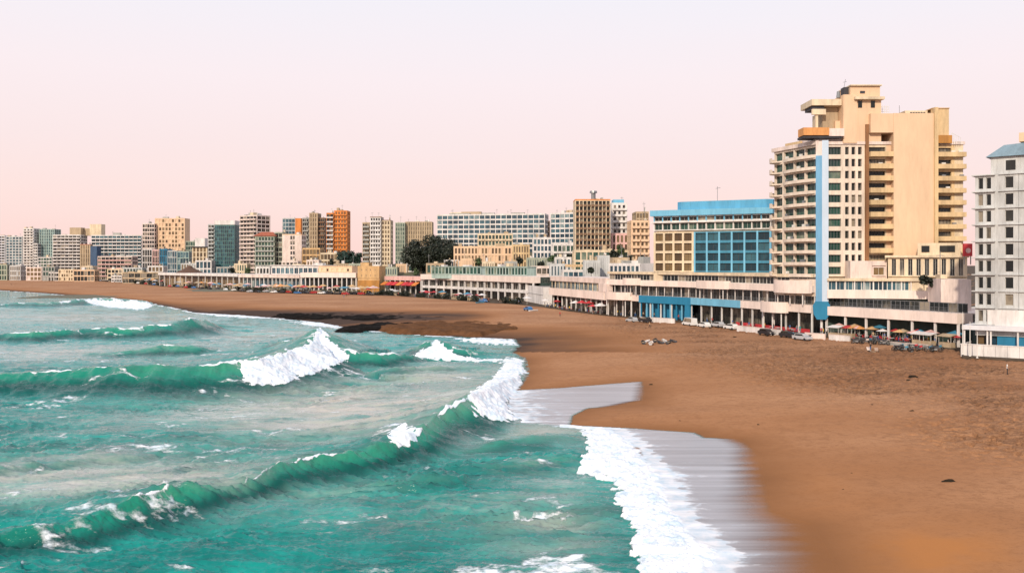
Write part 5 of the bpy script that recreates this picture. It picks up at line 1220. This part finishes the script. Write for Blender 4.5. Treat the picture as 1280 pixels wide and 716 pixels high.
    for i, (px, py, c) in enumerate([(1120, 436.6, 'slate'), (1128, 436.4, 'blue'), (1136, 437, 'slate'), (1144, 437.2, 'red'), (1166, 438.2, 'slate'), (1174, 438.6, 'blue'), (1068, 428, 'red'), (1071, 429.6, 'slate'), (1088, 429.2, 'blue'), (1099, 431, 'slate'), (1105, 431.4, 'slate'), (985, 421.5, 'slate'), (992, 422, 'blue'), (1012, 424.4, 'slate')]):
        t = bike_proto(c); x, y = gp(px, py, 1.7); t.location = (x, y, 1.62); t.rotation_euler[2] = r.uniform(0, 6.2); t.scale = (1.2,)*3
        small(t, px, 'parked motorbike with %s tank' % dict(slate='dark', blue='blue', red='red')[c], 'motorbike', 'motorbikes parked on the sand')
    for i, (px, py, c) in enumerate([(809, 425.4, 'white'), (819, 425.2, 'slate'), (830, 425.4, 'white'), (841, 425.6, 'slate')]):
        t = boat_proto(c); t.scale = (.72, .8, 1.1); x, y = gp(px, py, 1.6); t.location = (x, y, 1.5); t.rotation_euler[2] = 1.0+.3*i
        tag(t, ['white boat, left one of the back row on the sand', 'dark boat, second of the back row on the sand', 'white boat, third of the back row on the sand', 'dark boat, rightmost of the back row on the sand'][i], 'boat', 'row of boats on the open sand')
    # folded chairs tangle, driftwood, low terrace walls
    for i, (px, py) in enumerate(((1087, 438), (1092, 439), (1096, 438.5))):
        x, y = gp(px, py, 1.6); t = empty('beach_chair', (x, y, 1.6), i*1.3, ['left', 'middle', 'right'][i]+' wooden beach chair of the three lying together on the sand', 'chair', 'beach chairs on the sand')
        m = MB(); m.box(-.3, .3, -.4, .4, .3, .34); m.build('seat', W_['tan'], t); m = MB(); m.add([(-.3,.4,.3),(.3,.4,.3),(.3,.8,.9),(-.3,.8,.9),(-.3,.44,.28),(.3,.44,.28),(.3,.84,.88),(-.3,.84,.88)], [(0,1,2,3),(7,6,5,4),(0,4,5,1),(1,5,6,2),(2,6,7,3),(3,7,4,0)]); m.build('backrest', W_['pinkw'], t)
        for a in (-.27, .27):
            for b in (-.36, .36): q = MB(); q.tube((a, b, 0), (a, b*.6, .3), .03); q.build('leg', W_['framed'], t)
    for i, (a, c, b0, b1, lab) in enumerate([(921, 976, 412, 418, 'low white wall below the left podium arcade'), (1006, 1031, 421.5, 423.5, 'short pinkish wall left of the blue column foot'), (1036, 1062, 424, 426, 'short white wall right of the blue column foot'), (1100, 1160, 429.5, 434.5, 'low grey step before the dark arcade'), (801, 843, 400.5, 403, 'low white kerb wall before the blue arcade')]):
        p = gp(a, b0); q = gp(c, b1); L2 = math.hypot(q[0]-p[0], q[1]-p[1]); w = empty('low_wall', (p[0], p[1], GZ), math.atan2(q[1]-p[1], q[0]-p[0]), lab, 'wall')
        m = MB(); m.box(0, L2, 0, .35, -1.2, 1.0 if i != 3 else .5); m.build('wall', W_[['white', 'band', 'white', 'grey', 'white'][i]], w)
        m = MB(); m.box(-.05, L2+.05, -.05, .4, (1.0 if i != 3 else .5)+.002, (1.1 if i != 3 else .58)); m.build('coping', W_['pinkw'], w)
    # planters, tables and seats filling the dark arcade fronts
    tabs = []
    t0 = empty('cafe_table', (0, 0, 0), 0, 'x', 'table'); m = MB(); m.cone(0, 0, .72, .76, .5, .5, 12); m.build('tabletop', W_['white'], t0); m = MB(); m.tube((0, 0, 0), (0, 0, .72), .05, 6); m.cone(0, 0, 0, .05, .28, .28, 10); m.build('leg', W_['metal'], t0)
    c0 = empty('cafe_chair', (0, 0, 0), 0, 'x', 'chair'); m = MB(); m.box(-.22, .22, -.22, .22, .43, .48); m.build('seat', W_['red'], c0); m = MB(); m.box(-.22, .22, .19, .23, .481, .95); m.build('backrest', W_['red'], c0)
    for a in (-.19, .19):
        for b in (-.19, .19): m = MB(); m.tube((a, b, 0), (a, b, .43), .02, 4); m.build('leg', W_['metal'], c0)
    first = True; fc = True
    for i in range(30):
        px = r.uniform(1040, 1190) if i < 16 else r.uniform(690, 755) if i < 22 else r.uniform(930, 1015); py = fy(px)-r.uniform(.8, 2.6); x, y = gp(px, py)
        t = t0 if first else copy_tree(t0); first = False; t.location = (x, y, GZ+.05); small(t, px, 'round white cafe table', 'table', 'cafe tables along the arcades')
        for s in (-1, 1):
            c = c0 if fc else copy_tree(c0); fc = False; c.location = (x+s*.75, y+r.uniform(-.2, .2), GZ+.05); c.rotation_euler[2] = -s*R(90); small(c, px+s, 'red cafe chair', 'chair', 'cafe chairs along the arcades')
    # sand debris: dark clumps
    rk = paint('dark_seaweed', (.03, .022, .015), streak=False)
    for i, (px, py, s) in enumerate(((1141, 470, .55), (1136, 474, .3), (918, 424, .4), (814, 473, .3), (948, 524, .18), (1186, 589, .4), (1275, 700, .3), (850, 518, .15), (1090, 502, .2), (1054, 593, .12), (1140, 509, .25), (1065, 575, .12), (880, 600-40, .1))):
        x, y = gp(px, py, 1.5 if px > 950 else 1.0); m = MB(); q = random.Random(i)
        vs = []; n = 9
        for k in range(n): a = 2*math.pi*k/n; rr = s*q.uniform(.6, 1.2); vs.append((rr*1.5*math.cos(a), rr*math.sin(a), 0)); 
        for k in range(n): a = 2*math.pi*k/n; rr = s*q.uniform(.3, .7); vs.append((rr*1.3*math.cos(a), rr*math.sin(a), s*q.uniform(.3, .6)))
        vs.append((0, 0, s*.6)); m.add(vs, [(k, (k+1) % n, n+(k+1) % n, n+k) for k in range(n)]+[(n+k, n+(k+1) % n, 2*n) for k in range(n)])
        d = random.Random(i).random(); o = m.build('seaweed_clump', rk, None, (x, y, 1.52 if px > 950 else 1.25))
        tag(o, ['largest dark clump on the churned sand', 'small clump beside the largest dark clump', 'small dark clump before the light blue fascia', 'dark clump on smooth sand above the upper water tongue', 'tiny clump on sand right of the upper tongue', 'dark clump on the lower right sand', 'clump at the lower right picture corner', 'tiny clump between the two water tongues', 'clump on mid sand below the dark arcade', 'tiny clump on the right of the lower water sheet', 'clump on sand below the largest clump', 'tiny clump above the one right of the lower sheet', 'tiny clump by the edge of the lower water sheet'][i], 'seaweed', 'dark clumps on the sand')

# ------------------------------------------------------------------ sky, sun, camera
def world():
    w = bpy.data.worlds.new('World'); S.world = w; w.use_nodes = True; nt = w.node_tree; nt.nodes.clear(); L = nt.links
    o = N(nt, 'ShaderNodeOutputWorld'); bg = N(nt, 'ShaderNodeBackground'); bg.inputs['Strength'].default_value = .10
    sk = N(nt, 'ShaderNodeTexSky', sky_type='NISHITA'); sk.sun_disc = False; sk.sun_elevation = R(ELEV); sk.sun_rotation = R(AZ); sk.air_density = 1; sk.dust_density = 3
    g = N(nt, 'ShaderNodeTexCoord'); sp = N(nt, 'ShaderNodeSeparateXYZ'); L.new(g.outputs['Generated'], sp.inputs[0])
    col = ramp(nt, sp.outputs['Z'], [(0.0, (1.03, .71, .645)), (.07, (1.03, .79, .745)), (.13, (1.0, .83, .825)), (.2, (1.0, .88, .905)), (.25, (.96, .90, .95)), (.30, (.92, .91, .98)), (.5, (.85, .87, .97)), (1, (.70, .78, .95))])
    n = N(nt, 'ShaderNodeTexNoise'); mp = N(nt, 'ShaderNodeMapping'); mp.inputs['Scale'].default_value = (1.2, 1.2, 7); L.new(g.outputs['Generated'], mp.inputs[0]); L.new(mp.outputs[0], n.inputs['Vector']); n.inputs['Scale'].default_value = 1.6; n.inputs['Detail'].default_value = 4
    col = mixc(nt, ramp(nt, n.outputs['Fac'], [(.35, (0, 0, 0)), (.7, (.15,)*3)]), col, (1.0, .87, .88))
    ten = mixc(nt, 1.0, col, (10.0, 10.0, 10.0), 'MULTIPLY')
    L.new(mixc(nt, .96, sk.outputs[0], ten), bg.inputs[0]); L.new(bg.outputs[0], o.inputs[0])
    sun = bpy.data.lights.new('Sun', 'SUN'); sun.energy = SUN; sun.angle = R(1.5); sun.color = (1, .86, .68)
    so = bpy.data.objects.new('Sun', sun); COL.objects.link(so)
    from mathutils import Vector
    a, e = R(AZ), R(ELEV); d = Vector((math.sin(a)*math.cos(e), math.cos(a)*math.cos(e), math.sin(e)))   # towards the sun
    so.rotation_euler = d.to_track_quat('Z', 'Y').to_euler()
    cam = bpy.data.cameras.new('Camera'); cam.sensor_width = 36; cam.lens = F/1280*36; cam.shift_y = -(358-HZ)/1280; cam.clip_start = .5; cam.clip_end = 20000
    co = bpy.data.objects.new('Camera', cam); COL.objects.link(co); co.location = (0, 0, CH); co.rotation_euler = (R(90), 0, 0); S.camera = co
    S.cycles.sample_clamp_direct = 6; S.cycles.sample_clamp_indirect = 3; v = S.view_settings; v.view_transform = 'Standard'; v.look = 'None'; v.gamma = 1; v.exposure = EXPO; v.use_curve_mapping = False
def settle():
    bpy.context.view_layer.update(); b = bpy.data.objects['beach']
    for o in list(COL.objects):
        if o.parent: continue
        n = o.name.split('.')[0]
        if n in ('small_boat', 'motorbike', 'beach_chair', 'seaweed_clump') or (n in ('person', 'parked_car', 'parked_van') and o.location[2] < 1.84):
            ok, p, _, _ = b.ray_cast((o.location[0], o.location[1], 60), (0, 0, -1))
            if ok: o.location[2] = p[2]-(.04 if n in ('seaweed_clump', 'small_boat') else 0)
AZ, ELEV, SUN, EXPO = 200.0, 27.0, 3.4, 0.0
world(); beach(); sea(); rocks(); near_hotels(); pavilions(); far_buildings(); trees(); make_people(); stuff_on_beach(); finish_small()
settle()
